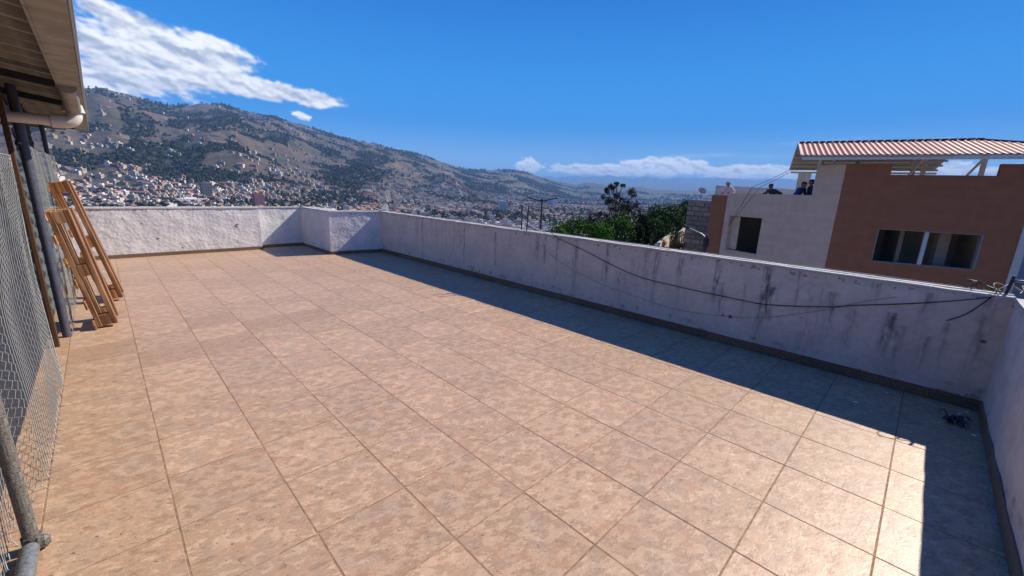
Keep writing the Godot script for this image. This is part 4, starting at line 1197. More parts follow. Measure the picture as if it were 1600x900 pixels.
func car(p: Vector3, along: Vector3) -> void:
	var t := thing("parked_car", "white car parked on the street under the trees", "car", Vector3(p.x, -7.02, p.z))
	t.basis = Basis(along, Vector3.UP, along.cross(Vector3.UP))
	var paint := mat(lin(0.75, 0.75, 0.75), 0.3); var glass := mat(lin(0.02, 0.025, 0.03), 0.1)
	# side outline swept over the width, cabin narrower than the body
	var body := MB.new()
	var sec := [[-2.1, 0.35, 0.62, 0.80], [-2.0, 0.3, 0.86, 0.84], [-1.0, 0.28, 0.92, 0.86], [0.9, 0.28, 0.90, 0.86], [1.9, 0.3, 0.78, 0.82], [2.1, 0.35, 0.6, 0.76]]
	for i in sec.size() - 1:
		var a = sec[i]; var b = sec[i + 1]
		body.quad(Vector3(a[0], a[2], -a[3]), Vector3(b[0], b[2], -b[3]), Vector3(b[0], b[2], b[3]), Vector3(a[0], a[2], a[3]), Vector3.UP)
		body.quad(Vector3(a[0], a[1], -a[3]), Vector3(b[0], b[1], -b[3]), Vector3(b[0], b[1], b[3]), Vector3(a[0], a[1], a[3]), Vector3.DOWN)
		for s in [-1.0, 1.0]: body.quad(Vector3(a[0], a[1], s * a[3]), Vector3(b[0], b[1], s * b[3]), Vector3(b[0], b[2], s * b[3]), Vector3(a[0], a[2], s * a[3]), Vector3(0, 0, s))
	for e in [sec[0], sec[-1]]: body.quad(Vector3(e[0], e[1], -e[3]), Vector3(e[0], e[1], e[3]), Vector3(e[0], e[2], e[3]), Vector3(e[0], e[2], -e[3]), Vector3(e[0], 0, 0))
	part("body", body, paint, t)
	var roof := MB.new(); roof.box(at(Vector3(-0.35, 1.43, 0)), Vector3(1.7, 0.08, 1.26), 0.035)
	for s in [-1.0, 1.0]:
		for e in [[-1.15, -1.75], [0.5, 1.1], [-0.3, -0.3]]: roof.bar(Vector3(e[0], 1.42, s * 0.6), Vector3(e[1], 0.9, s * 0.78), 0.06, 0.05)
	part("roof", roof, paint, t)
	var fs := MB.new(); fs.quad(Vector3(0.5, 1.40, -0.58), Vector3(0.5, 1.40, 0.58), Vector3(1.08, 0.91, 0.74), Vector3(1.08, 0.91, -0.74), Vector3(1, 1, 0)); part("windscreen", fs, glass, t)
	var rs := MB.new(); rs.quad(Vector3(-1.17, 1.40, -0.58), Vector3(-1.17, 1.40, 0.58), Vector3(-1.73, 0.93, 0.74), Vector3(-1.73, 0.93, -0.74), Vector3(-1, 1, 0)); part("rear_window", rs, glass, t)
	for s in [-1.0, 1.0]:
		var sw := MB.new(); sw.quad(Vector3(-1.15, 1.4, s * 0.6), Vector3(0.48, 1.4, s * 0.6), Vector3(1.02, 0.92, s * 0.77), Vector3(-1.7, 0.92, s * 0.77), Vector3(0, 0.2, s)); part("side_window", sw, glass, t)
		var lm := MB.new(); lm.box(at(Vector3(-2.08, 0.68, s * 0.66)), Vector3(0.08, 0.14, 0.2), 0.02); part("tail_light", lm, M.brown, t)
		for e in [-1.3, 1.3]:
			var wm := MB.new(); wm.tube(PackedVector3Array([Vector3(e, 0.31, s * 0.66), Vector3(e, 0.31, s * 0.87)]), 0.31, 14)
			var wh := part("wheel", wm, M.dark, t)
			var rm := MB.new(); rm.tube(PackedVector3Array([Vector3(e, 0.31, s * 0.868), Vector3(e, 0.31, s * 0.885)]), 0.19, 10); part("rim", rm, M.galv, wh)

# ---------------------------------------------------------------- wire cage with a tin roof along the left side
const CAGE_X := -0.42
func chain_link(mb: MB, z0: float, z1: float, y0: float, y1: float, pitch: float, r: float, ragged: bool) -> void:
	var n := int((z1 - z0) / pitch)
	var f := noise(501, 0.9, 2)
	var wave := func(z: float, y: float) -> float: return CAGE_X + 0.035 * f.get_noise_2d(z, y * 0.7) + lerpf(0.015, -0.065, smoothstep(-3.1, -2.65, z))
	for i in n:
		var zc := z0 + (i + 0.5) * pitch
		var pts := PackedVector3Array()
		var m := int((y1 - y0) / (pitch * 0.5))
		for j in m + 1:
			var y := y0 + j * pitch * 0.5
			var s := 1.0 if (i + j) % 2 == 0 else -1.0
			var z := zc + s * pitch * 0.54
			pts.append(Vector3(wave.call(z, y) + (0.004 * s), y, z))
		if ragged:   # cut wire ends stick out at the foot
			pts.insert(0, pts[0] + Vector3(rng.randf_range(0.0, 0.025), -minf(y0 - 0.004, 0.025), rng.randf_range(-.02, .02)))
		mb.tube(pts, r, 4, false)
func build_shed() -> void:
	var f1 := thing("wire_fence", "grey chain-link fence panel hung on the near steel post", "fence", Vector3(CAGE_X, 0, -3.0))
	var o := at(-f1.position)
	var net := MB.new(); chain_link(net, -4.62, -0.9, 0.03, 1.72, 0.050, 0.0018, true)
	part("netting", net, M.wire, f1, o)
	var p1 := MB.new(); p1.tube(PackedVector3Array([Vector3(CAGE_X + 0.005, 0.0, -2.48), Vector3(CAGE_X + 0.005, 2.30, -2.48)]), 0.025, 14); part("post", p1, M.old_pipe, f1, o)
	var jn := MB.new(); jn.tube(PackedVector3Array([Vector3(CAGE_X + 0.005, 0.005, -2.48), Vector3(CAGE_X + 0.005, 0.05, -2.48), Vector3(CAGE_X + 0.005, 0.075, -2.48)]), 0.031, 12); jn.box(at(Vector3(CAGE_X + 0.035, 0.04, -2.46)), Vector3(0.05, 0.06, 0.045), 0.015); part("clamp", jn, M.old_pipe, f1, o)
	var rl := MB.new(); rl.tube(PackedVector3Array([Vector3(CAGE_X - 0.0, 0.036, -2.44), Vector3(CAGE_X - 0.0, 0.036, -0.9)]), 0.030, 14); part("bottom_rail", rl, M.galv, f1, o)
	var el := MB.new()
	for k in 1: el.tube(PackedVector3Array([Vector3(CAGE_X + 0.01, 0.03, -4.62), Vector3(CAGE_X - 0.005, 0.9, -4.61), Vector3(CAGE_X + 0.012, 1.72, -4.62)]), 0.004, 6)
	el.tube(PackedVector3Array([Vector3(CAGE_X + 0.01, 1.715, -4.62), Vector3(CAGE_X, 1.715, -2.5), Vector3(CAGE_X, 1.715, -0.9)]), 0.004, 6)
	part("edge_wire", el, M.wire, f1, o)
	# second bay behind the pallets
	var f2 := thing("wire_fence", "chain-link fence bay with a dark blue post behind the leaning pallets", "fence", Vector3(CAGE_X, 0, -7.5))
	o = at(-f2.position)
	var net2 := MB.new(); chain_link(net2, -9.15, -5.95, 0.03, 1.86, 0.050, 0.0018, true); part("netting", net2, M.wire, f2, o)
	var p2 := MB.new(); p2.tube(PackedVector3Array([Vector3(CAGE_X - 0.005, 0, -5.92), Vector3(CAGE_X - 0.005, 2.36, -5.92)]), 0.034, 14); part("post", p2, M.post, f2, o)
	var p3 := MB.new(); p3.tube(PackedVector3Array([Vector3(CAGE_X - 0.03, 0, -9.2), Vector3(CAGE_X - 0.03, 2.36, -9.2)]), 0.026, 12); part("post", p3, M.post, f2, o)
	var r2 := MB.new(); r2.tube(PackedVector3Array([Vector3(CAGE_X - 0.02, 1.86, -5.88), Vector3(CAGE_X - 0.02, 1.86, -9.2)]), 0.012, 8); part("top_rail", r2, M.galv, f2, o)
	# door post painted orange
	var dp := MB.new(); dp.box(at(Vector3(CAGE_X - 0.06, 1.18, -5.62)), Vector3(0.035, 2.36, 0.05), 0.006)
	single("door_post", dp, M.rust, "rusty orange upright between the two fence bays", "post")
	# corrugated sheets standing inside the cage
	for s in [[-9.1, -7.0, 1.62, M.teal_sheet, "blue grey corrugated sheet standing behind the far fence bay"], [-7.0, -2.7, 1.62, M.siding, "dark corrugated sheet standing inside the near fence panel"]]:
		var cm := MB.new()
		var z: float = s[0]
		var prev := Vector3.ZERO
		var ny := 40
		for i in ny:
			var y0: float = s[2] * i / ny + 0.02; var y1: float = s[2] * (i + 1) / ny + 0.02
			var xa := CAGE_X - 0.15 + 0.018 * sin(TAU * y0 / 0.15); var xb := CAGE_X - 0.15 + 0.018 * sin(TAU * y1 / 0.15)
			cm.quad(Vector3(xa, y0, s[0]), Vector3(xa, y0, s[1]), Vector3(xb, y1, s[1]), Vector3(xb, y1, s[0]), Vector3.RIGHT)
			cm.quad(Vector3(xa - 0.003, y0, s[0]), Vector3(xa - 0.003, y0, s[1]), Vector3(xb - 0.003, y1, s[1]), Vector3(xb - 0.003, y1, s[0]), Vector3.LEFT)
		single("corrugated_sheet", cm, s[3], s[4], "metal sheet")
	# dark shade cloth hanging from the eave at the far post
	var cl := MB.new()
	var fz := noise(511, 1.6, 3)
	for i in 14:
		for j in 16:
			var g := func(ii: int, jj: int) -> Vector3:
				var v := float(jj) / 16.0; var u := float(ii) / 14.0
				return Vector3(CAGE_X - 0.06 + 0.05 * fz.get_noise_2d(u * 3.0, v * 2.0), 2.32 - v * (0.62 + 0.06 * fz.get_noise_2d(u * 6.0, 9.0)), lerpf(-6.0, -8.0 + 0.55 * v, u))
			cl.quad(g.call(i, j), g.call(i + 1, j), g.call(i + 1, j + 1), g.call(i, j + 1), Vector3.RIGHT)
	single("shade_cloth", cl, M.tarp, "dark shade cloth hanging from the eave beside the downpipe", "cloth")
	# back of the cage
	var sh := thing("shed", "tin-roofed shed with a gutter along the left edge of the terrace", "shed", Vector3(-2.2, 0, -4.6))
	o = at(-sh.position)
	var bw := MB.new(); bw.span(Transform3D(), Vector3(-3.4, 0.0, -9.2), Vector3(-3.25, 2.9, 0.5)); part("back_wall", bw, M.siding, sh, o)
	var ew := MB.new(); ew.span(Transform3D(), Vector3(-3.25, 0.0, -9.2), Vector3(-0.62, 1.0, -9.1)); part("end_wall", ew, M.siding, sh, o)
	# roof sheets: ribs run down the slope, towards the terrace
	var ex := -0.06; var ey := 2.335; var sl := 0.14
	var z := -9.22
	var seg := 0
	while z < 0.4:
		var ze := minf(z + 1.06, 0.45)
		var rm := MB.new()
		var n := 56
		for i in n:
			var za := lerpf(z, ze, float(i) / n); var zb := lerpf(z, ze, float(i + 1) / n)
			var prof := func(q: float) -> float:
				var w := fposmod(q - z, 0.265) / 0.265
				var big := clampf((minf(w, 1.0 - w) - 0.08) * 14.0, 0.0, 1.0)
				return 0.065 * big + 0.004 * (0.5 + 0.5 * cos(TAU * w * 5.0))
			var ya: float = prof.call(za); var yb: float = prof.call(zb)
			var off := -0.004 * (seg % 2)
			rm.quad(Vector3(ex, ey + ya + off, za), Vector3(ex, ey + yb + off, zb), Vector3(-3.5, ey + yb + off + sl * 3.44, zb), Vector3(-3.5, ey + ya + off + sl * 3.44, za), Vector3.DOWN)
			rm.quad(Vector3(ex, ey + ya + 0.003 + off, za), Vector3(ex, ey + yb + 0.003 + off, zb), Vector3(-3.5, ey + yb + 0.003 + off + sl * 3.44, zb), Vector3(-3.5, ey + ya + 0.003 + off + sl * 3.44, za), Vector3.UP)
		part("roof_sheet", rm, M.sheet, sh, o)
		z = ze; seg += 1
	for zz in [-8.9, -6.05, -4.85]:
		var pm := MB.new(); pm.bar(Vector3(-0.12, ey - 0.075, zz), Vector3(-3.4, ey - 0.075 + sl * 3.28, zz), 0.05, 0.05); part("rafter", pm, M.dark, sh, o)
	# fascia, gutter trough and its end plate
	var fm := MB.new(); fm.span(Transform3D(), Vector3(-0.105, 2.272, -9.28), Vector3(0.015, 2.292, 0.45)); fm.span(Transform3D(), Vector3(-0.119, 2.272, -9.28), Vector3(-0.106, 2.36, 0.45)); part("gutter", fm, M.fascia, sh, o)
	var fl := MB.new(); fl.span(Transform3D(), Vector3(0.016, 2.268, -9.28), Vector3(0.030, 2.40, 0.45), 0.004); fl.tube(PackedVector3Array([Vector3(0.026, 2.40, -9.28), Vector3(0.026, 2.40, 0.45)]), 0.014, 8); part("gutter_lip", fl, M.gutter, sh, o)
	var ep := MB.new(); ep.span(Transform3D(), Vector3(-0.21, 2.262, -9.31), Vector3(0.03, 2.40, -9.283), 0.004); ep.span(Transform3D(), Vector3(-3.4, 2.24, -9.31), Vector3(-0.215, 2.31, -9.25)); part("end_plate", ep, M.gutter, sh, o)
	# white drain: spout under the gutter, elbow, pipe running back under the roof
	var dz := -5.80
	var d := thing("drain_pipe", "white plastic drainpipe with an elbow under the gutter", "pipe", Vector3(-0.1, 2.1, dz))
	o = at(-d.position)
	var s1 := MB.new(); s1.tube(PackedVector3Array([Vector3(-0.062, 2.275, -4.95), Vector3(-0.062, 2.225, -5.5), Vector3(-0.06, 2.19, dz + 0.02)]), 0.056, 16); part("spout", s1, M.fascia, d, o)
	var s2 := MB.new(); s2.tube(PackedVector3Array([Vector3(-0.06, 2.235, dz), Vector3(-0.06, 2.165, dz)]), 0.064, 16, true, Color.WHITE, 0.078); part("collar", s2, M.pvc, d, o)
	var ec := PackedVector3Array([Vector3(-0.06, 2.17, dz)])
	for k in 8:
		var a := PI * 0.5 * k / 7.0
		ec.append(Vector3(-0.06 - 0.07 * (1.0 - cos(a)), 2.145 - 0.07 * sin(a), dz))
	ec.append(Vector3(-0.18, 2.075, dz))
	var s3 := MB.new(); s3.tube(ec, 0.056, 14); part("elbow", s3, M.pvc, d, o)
	var s4 := MB.new(); s4.tube(PackedVector3Array([Vector3(-0.17, 2.075, dz), Vector3(-3.2, 2.06, dz)]), 0.045, 14); part("pipe", s4, M.pvc, d, o)
	var s5 := MB.new(); s5.tube(PackedVector3Array([Vector3(-0.15, 2.075, dz), Vector3(-0.215, 2.075, dz)]), 0.062, 14); part("socket", s5, M.pvc, d, o)

# ---------------------------------------------------------------- two wooden pallets leaning on the fence
# local frame: x thickness (from the fence outwards), y height, z width going back from the near side
func pallet(called: String, label: String, foot: Vector3, lean: float, turn: float, L: float, W: float, T: float, deck: Material, edge: Material, block: Material) -> void:
	var t := thing(called, label, "pallet", foot, "")
	t.basis = Basis(Vector3.UP, turn) * Basis(Vector3.BACK, lean)
	var q := RandomNumberGenerator.new(); q.seed = int(L * 1000)
	# runners along the height on both faces, cross boards, and nine blocks between them
	for zi in 2:
		var z := -W * zi - (0.05 if zi == 0 else -0.05)
		for face in 2:
			var x := 0.021 if face == 0 else T - 0.021
			var mb := MB.new(); mb.box(at(Vector3(x, L * 0.5, z)), Vector3(0.042, L - 0.01, 0.10), 0.004, Color.WHITE, Vector2(q.randf(), q.randf()))
			part("runner", mb, edge if face == 1 else deck, t)
		for k in 3:
			var y: float = [0.07, L * 0.5, L - 0.07][k]
			var bm := MB.new(); bm.box(at(Vector3(T * 0.5, y, z)), Vector3(T - 0.086, 0.12, 0.098), 0.004, Color.WHITE, Vector2(q.randf(), q.randf()))
			part("block", bm, block, t)
	for face in 1:
		var n := 6
		for k in n:
			var y := lerpf(0.05, L - 0.05, float(k) / (n - 1))
			var x := -0.009 if face == 0 else T + 0.009
			var mb := MB.new(); mb.box(at(Vector3(x, y + q.randf_range(-.008, .008), -W * 0.5)), Vector3(0.018, 0.095, W + 0.1), 0.003, Color.WHITE, Vector2(q.randf(), q.randf()))
			part("board", mb, deck if q.randf() < 0.6 else edge, t)
func build_pallets() -> void:
	pallet("wooden_pallet", "weathered tan wooden pallet leaning on the fence beside the dark blue post", Vector3(-0.205, 0.012, -6.05), atan2(0.195, 1.23), -0.05, 1.245, 0.42, 0.165, M.wood, M.wood_old, M.wood)
	pallet("wooden_pallet", "taller orange-stained wooden pallet leaning on the fence by the white wall", Vector3(-0.120, 0.012, -7.32), atan2(0.30, 1.50), -0.05, 1.52, 0.42, 0.172, M.wood_orange, M.wood_old, M.wood_orange)

# ---------------------------------------------------------------- cables and litter
func smooth_line(p: Array, n := 6) -> PackedVector3Array:
	var c := Curve3D.new()
	for i in p.size():
		var a: Vector3 = p[maxi(i - 1, 0)]; var b: Vector3 = p[mini(i + 1, p.size() - 1)]
		c.add_point(p[i], (a - b) / 6.0, (b - a) / 6.0)
	return c.tessellate_even_length(4, 0.05)
func build_cables() -> void:
	var x := WALL_X - 0.012
	var cb := MB.new()
	cb.tube(smooth_line([Vector3(4.87, 1.0, -4.2), Vector3(4.80, 0.995, -4.0), Vector3(x - 0.01, 0.93, -3.85), Vector3(x, 0.80, -3.35), Vector3(x, 0.60, -2.62), Vector3(x, 0.552, -2.06), Vector3(x, 0.535, -1.34), Vector3(x, 0.54, -1.03), Vector3(x, 0.625, -0.56), Vector3(x, 0.69, -0.34), Vector3(x, 0.80, 0.06), Vector3(x - 0.01, 0.92, 0.40), Vector3(x + 0.05, 0.965, 0.47)]), 0.0042, 6)
	single("hanging_cable", cb, M.cable, "black cable sagging across the long stained parapet", "cable")
	var c2 := MB.new()
	c2.tube(smooth_line([Vector3(x, 0.96, -4.55), Vector3(x + .004, 0.87, -4.38), Vector3(x + .004, 0.61, -3.86), Vector3(x + .004, 0.40, -3.15), Vector3(x + .004, 0.31, -2.46), Vector3(x + .004, 0.27, -1.95), Vector3(x + .004, 0.325, -1.38), Vector3(x + .004, 0.41, -1.01), Vector3(x + .004, 0.595, -0.56), Vector3(x + .004, 0.715, -0.34), Vector3(x, 0.82, -0.1)]), 0.0018, 5)
	single("hanging_cable", c2, M.old_cable, "thin grey wire hanging loosely below the black cable", "cable")
	var c3 := MB.new()
	c3.tube(smooth_line([Vector3(x, 0.69, 0.233), Vector3(x - .01, 0.77, 0.324), Vector3(x, 0.90, 0.41), Vector3(x + .05, 0.965, 0.45)]), 0.0042, 6)
	single("hanging_cable", c3, M.cable, "short black cable end dangling from the tangled corner", "cable")
	var c4 := MB.new()
	var pts := []
	for i in 30:
		var z := -9.0 + 9.4 * i / 29.0
		pts.append(Vector3(4.925 + 0.02 * sin(i * 1.7), 0.985 - 0.0055 * (z + 9.45) + 0.03, z))
	c4.tube(smooth_line(pts), 0.005, 5)
	single("loose_cable", c4, M.old_cable, "grey cable lying along the top of the long parapet", "cable")
	# white pipe end beside the rods
	var wp := on_x(838, 350, 4.9)
	var c5 := MB.new(); c5.tube(smooth_line([Vector3(4.90, 1.16, -4.75), Vector3(4.89, 1.10, -4.62), Vector3(4.88, 1.03, -4.42), Vector3(4.87, 1.0, -4.25)]), 0.009, 6)
	single("white_hose", c5, M.pvc, "thin white hose bent over the parapet beside the iron rods", "hose")
	# tangle on the corner of the parapets
	var q := RandomNumberGenerator.new(); q.seed = 99
	var base := Vector3(4.90, 0.955, 0.62)
	for k in 7:
		var ln := []
		var p := base + Vector3(q.randf_range(-.05, .08), 0.012, q.randf_range(-.2, .06))
		var v := Vector3(q.randf_range(-1, 1), 0.3, q.randf_range(-1, 1)).normalized() * 0.07
		for i in 7:
			ln.append(p); p += v
			v = (v + Vector3(q.randfn() * 0.04, (0.965 + 0.03 * q.randf() - p.y) * 0.5, q.randfn() * 0.04)).normalized() * 0.07
			p.x = clampf(p.x, 4.80, 5.0)
			p.y = maxf(p.y, 0.962)
		var cm := MB.new(); cm.tube(smooth_line(ln), 0.0055 if k % 2 else 0.004, 5)
		single("tangled_cable", cm, M.cable if k % 3 else M.old_cable, ("black cable looped in the tangle on the parapet corner" if k % 3 else "grey cable looped in the tangle on the parapet corner"), "cable", "cables tangled on the corner")
	var tb := MB.new(); tb.tube(PackedVector3Array([Vector3(4.88, 0.95, 0.50), Vector3(4.885, 1.10, 0.515)]), 0.010, 8)
	single("black_tube", tb, M.cable, "short black tube standing upright on the parapet corner", "tube")
	var bn := thing("splice_box", "black cable splice closure on the tangled parapet corner", "cable box", Vector3(4.93, 1.03, 0.66))
	var bm := MB.new(); bm.tube(PackedVector3Array([Vector3(-0.01, 0.03, -0.075), Vector3(0, 0.035, -0.05), Vector3(0, 0.035, 0.05), Vector3(0.01, 0.03, 0.075)]), 0.024, 10); part("case", bm, M.cable, bn)
	var bl := MB.new(); bl.tube(smooth_line([Vector3(0, 0.03, -0.07), Vector3(-0.01, 0.03, -0.13), Vector3(-0.02, -0.03, -0.16)]), 0.006, 5); bl.tube(smooth_line([Vector3(0, 0.03, 0.07), Vector3(0.0, 0.0, 0.11), Vector3(0.0, -0.055, 0.13)]), 0.006, 5); part("tail", bl, M.cable, bn)
	# litter swept into the corner
	var lt := thing("litter_heap", "black crumpled strips of litter on the floor in the shaded corner", "litter", Vector3(4.45, 0.004, 0.41))
	for k in 12:
		var sm := MB.new()
		var a := q.randf() * TAU
		var p := Vector3(q.randfn() * 0.07, 0.012, q.randfn() * 0.025)
		var ln2 := [p, p + Vector3(cos(a) * 0.04, 0.02 + q.randf() * 0.02, sin(a) * 0.025), p + Vector3(cos(a) * 0.09, 0.004, sin(a) * 0.05)]
		for i in 2: sm.bar(ln2[i], ln2[i + 1], 0.004, q.randf_range(0.015, 0.03), 0.001)
		part("strip", sm, M.dark, lt)
	for s in [[1488.0, 661.0], [1499.0, 648.0], [1511.0, 646.0], [1522.0, 682.0], [1505.0, 665.0], [1336.0, 630.0], [1385.0, 615.0]]:
		var p := at_height(s[0], s[1], 0.0)
		var cm := MB.new(); cm.use_c = false
		var a := q.randf() * TAU
		cm.box(Transform3D(Basis(Vector3.UP, a) * Basis(Vector3.RIGHT, 0.15), Vector3(p.x, 0.009, p.z)), Vector3(0.03, 0.006, 0.018), 0.002)
		single("paper_scrap", cm, M.pvc, "small pale scrap lying on the shaded terrace floor", "scrap", "pale scraps on the floor")
	# telephone wires to the roof of the house
	var e0 := at_dist(1230, 268, 22.5); var e1 := at_dist(1138, 352, 24.5)
	for k in 2:
		var a := e0 + Vector3(0, -0.05 * k, 0.08 * k); var b := at_dist(1176 + 12 * k, 292, 23.5)
		var cm := MB.new(); cm.tube(smooth_line([a, a.lerp(b, 0.5) + Vector3(0, -0.02, 0), a.lerp(b, 0.96), b, b.lerp(e1, 0.1), b.lerp(e1, 0.5) + Vector3(0, -0.03, 0), e1]), 0.010, 5)
		single("house_wire", cm, M.cable, "thin black wire strung from the red roof down past the beige front", "wire", "wires on the beige house")

# ---------------------------------------------------------------- the town
func house_proto(k: int) -> Node3D:
	# [width, depth, storeys, wall colour, roof kind, label]
	var defs := [
		[12.0, 9.0, 2, lin(0.64, 0.60, 0.54), 0, "white two-storey flat-roofed house in the valley town"],
		[10.0, 9.0, 3, lin(0.55, 0.46, 0.36), 0, "cream three-storey flat-roofed house in the valley town"],
		[14.0, 9.0, 2, lin(0.30, 0.13, 0.09), 0, "brick red two-storey house in the valley town"],
		[9.0, 8.0, 1, lin(0.60, 0.56, 0.50), 1, "small pale house with a red tiled roof in the valley town"],
		[11.0, 9.0, 3, lin(0.34, 0.32, 0.30), 0, "raw grey concrete three-storey house in the valley town"],
		[18.0, 10.0, 2, lin(0.66, 0.63, 0.58), 2, "long white building with a pale metal roof in the valley town"],
		[11.0, 8.0, 2, lin(0.42, 0.25, 0.16), 1, "tan house with a red tiled roof in the valley town"],
		[10.0, 10.0, 4, lin(0.52, 0.48, 0.45), 0, "pale four-storey apartment block in the valley town"],
		[9.0, 7.0, 2, lin(0.50, 0.33, 0.27), 0, "pinkish two-storey house in the valley town"]]
	var d = defs[k]
	var t := Node3D.new()
	tag(t, d[5], "house", "houses of the valley town")
	var w: float = d[0]; var dp: float = d[1]; var h: float = d[2] * 2.9
	var wall := mat(d[3], 0.9)
	var glass := mat(lin(0.03, 0.035, 0.045), 0.25)
	var mb := MB.new(); mb.span(Transform3D(), Vector3(-w / 2, -6.0, -dp / 2), Vector3(w / 2, h, dp / 2)); part("wall", mb, wall, t)
	var rf := MB.new()
	if d[4] == 0:
		for s in [-1.0, 1.0]:
			rf.span(Transform3D(), Vector3(-w / 2, h + 0.002, s * dp / 2 - s * 0.2), Vector3(w / 2, h + 0.8, s * dp / 2)); rf.span(Transform3D(), Vector3(s * w / 2 - s * 0.2, h + 0.002, -dp / 2 + 0.21), Vector3(s * w / 2, h + 0.8, dp / 2 - 0.21))
		rf.span(Transform3D(), Vector3(-w * 0.3, h + 0.002, -dp * 0.3), Vector3(w * 0.05, h + 2.3, dp * 0.1))
		part("roof_parapet", rf, wall, t)
	else:
		var y := h + 0.002; var o := 0.5; var rh := 2.0 if d[4] == 1 else 1.2
		var A := Vector3(-w / 2 - o, y, -dp / 2 - o); var B := Vector3(w / 2 + o, y, -dp / 2 - o); var C := Vector3(w / 2 + o, y, dp / 2 + o); var D := Vector3(-w / 2 - o, y, dp / 2 + o); var E := Vector3(-w / 2 - o, y + rh, 0); var F := Vector3(w / 2 + o, y + rh, 0)
		rf.quad(A, B, F, E, Vector3(0, 1, -1)); rf.quad(D, C, F, E, Vector3(0, 1, 1)); rf.tri(A, D, E, Vector3.LEFT); rf.tri(B, C, F, Vector3.RIGHT); rf.quad(A, B, C, D, Vector3.DOWN)
		part("roof", rf, mat(lin(0.30, 0.11, 0.07) if d[4] == 1 else lin(0.55, 0.55, 0.55), 0.8), t)
	for s in d[2]:
		var n := maxi(2, int(w / 3.6))
		for i in n:
			for f in [-1.0, 1.0]:
				var wm := MB.new()
				var x := (i + 0.5) / n * w - w / 2
				wm.span(Transform3D(), Vector3(x - 0.85, s * 2.9 + 0.9, f * (dp / 2 + 0.03) - 0.05), Vector3(x + 0.85, s * 2.9 + 2.2, f * (dp / 2 + 0.03) + 0.05)); part("window", wm, glass, t)
	return t
func build_town() -> void:
	var protos := []
	for k in 9: protos.append(house_proto(k))
	var spots := []
	var tries := 0
	var e1 := hor(28.0); var e2 := hor(118.0)
	var taken := {}
	while spots.size() < 11500 and tries < 160000:
		tries += 1
		var az := rng.randf_range(-3.0, 70.0)
		var r := 330.0 + 3800.0 * pow(rng.randf(), 1.4)
		var p := hor(az) * r
		var q := built(az, r, p)
		if rng.randf() > q: continue
		# lots in rows along the streets
		var iu := int(floor(p.dot(e1) / 12.5)); var iv := int(floor(p.dot(e2) / 12.5))
		if posmod(iu, 3) == 0 or (posmod(iv, 7) == 0 and q > 0.5): continue
		if taken.has(Vector2i(iu, iv)): continue
		p = e1 * ((iu + 0.5) * 12.5) + e2 * ((iv + 0.5) * 12.5) + Vector3(rng.randf_range(-1, 1), 0, rng.randf_range(-1, 1))
		r = p.length(); az = rad_to_deg(atan2(p.x, -p.z))
		if wooded(p.x, p.z, az, r) > 0.6 and rng.randf() < 0.75: continue
		p.y = land(az, r, bearing(az))
		var top := pix(p + Vector3(0, 6, 0))
		if top.x < -60 or top.x > 1160: continue
		# below the parapet's edge nothing of it shows
		var lim := 326.0 if top.x < 590 else 331.0 + (top.x - 590.0) * 0.1285
		if top.x > 865.0: lim = minf(lim, 336.0)
		if top.x > 1076.0: lim = 0.0
		var hidden: bool = top.y > lim + 3.0
		if top.y > lim + 45.0: continue
		taken[Vector2i(iu, iv)] = true
		spots.append([r + (100000.0 if hidden else 0.0), p, az])
	spots.sort_custom(func(a, b): return a[0] < b[0])
	var kept := spots
	# the landmarks first
	tower("apartment_tower", "dark grey glass tower standing above the low houses", 322.0, 296.0, 1050.0, 17.0, 26.0, lin(0.10, 0.11, 0.13), lin(0.03, 0.035, 0.05))
	tower("apartment_tower", "red and blue striped apartment block behind the parapet corner", 404.0, 313.0, 800.0, 14.0, 20.0, lin(0.27, 0.085, 0.08), lin(0.10, 0.10, 0.20))
	tower("apartment_tower", "pale apartment tower rising from the town below the knoll", 785.0, 327.0, 1150.0, 20.0, 34.0, lin(0.62, 0.60, 0.56), lin(0.10, 0.10, 0.11))
	tower("apartment_tower", "white high-rise beside the twin-armed street lamp", 866.0, 321.0, 1900.0, 26.0, 34.0, lin(0.72, 0.72, 0.72), lin(0.12, 0.13, 0.15))
	tower("apartment_tower", "broad grey office block left of the white high-rise", 858.0, 322.0, 1890.0, 18.0, 28.0, lin(0.34, 0.35, 0.37), lin(0.10, 0.10, 0.12))
	tower("apartment_tower", "long white industrial hall above the back parapet", 300.0, 316.0, 960.0, 46.0, 9.0, lin(0.70, 0.70, 0.69), lin(0.3, 0.32, 0.33))
	var mbh := [MB.new(), MB.new()]
	var n := mini(294, kept.size())
	for i in n:
		var s = kept[i]
		var k := [0, 0, 1, 1, 2, 4, 3, 4, 5, 6, 7, 8, 0, 5][rng.randi() % 14] as int
		var t: Node3D = protos[k].duplicate()
		t.name = numbered("town_house")
		t.set_meta("label", String(t.get_meta("label")).replace("in the valley town", place_words(s[2], fmod(s[0], 100000.0))))
		add_child(t)
		t.position = s[1]
		t.rotation.y = deg_to_rad(-28.0 + [0.0, 90.0, 180.0][rng.randi() % 3] + rng.randfn() * 3.0)
		t.scale = Vector3(rng.randf_range(0.8, 1.2), rng.randf_range(0.85, 1.15), 1.0)
	# beyond those, the roofs run together
	var cols := [Color(0.52, 0.48, 0.43), Color(0.60, 0.57, 0.53), Color(0.44, 0.37, 0.30), Color(0.27, 0.17, 0.13), Color(0.34, 0.25, 0.20), Color(0.27, 0.26, 0.26), Color(0.40, 0.38, 0.37), Color(0.70, 0.69, 0.67)]
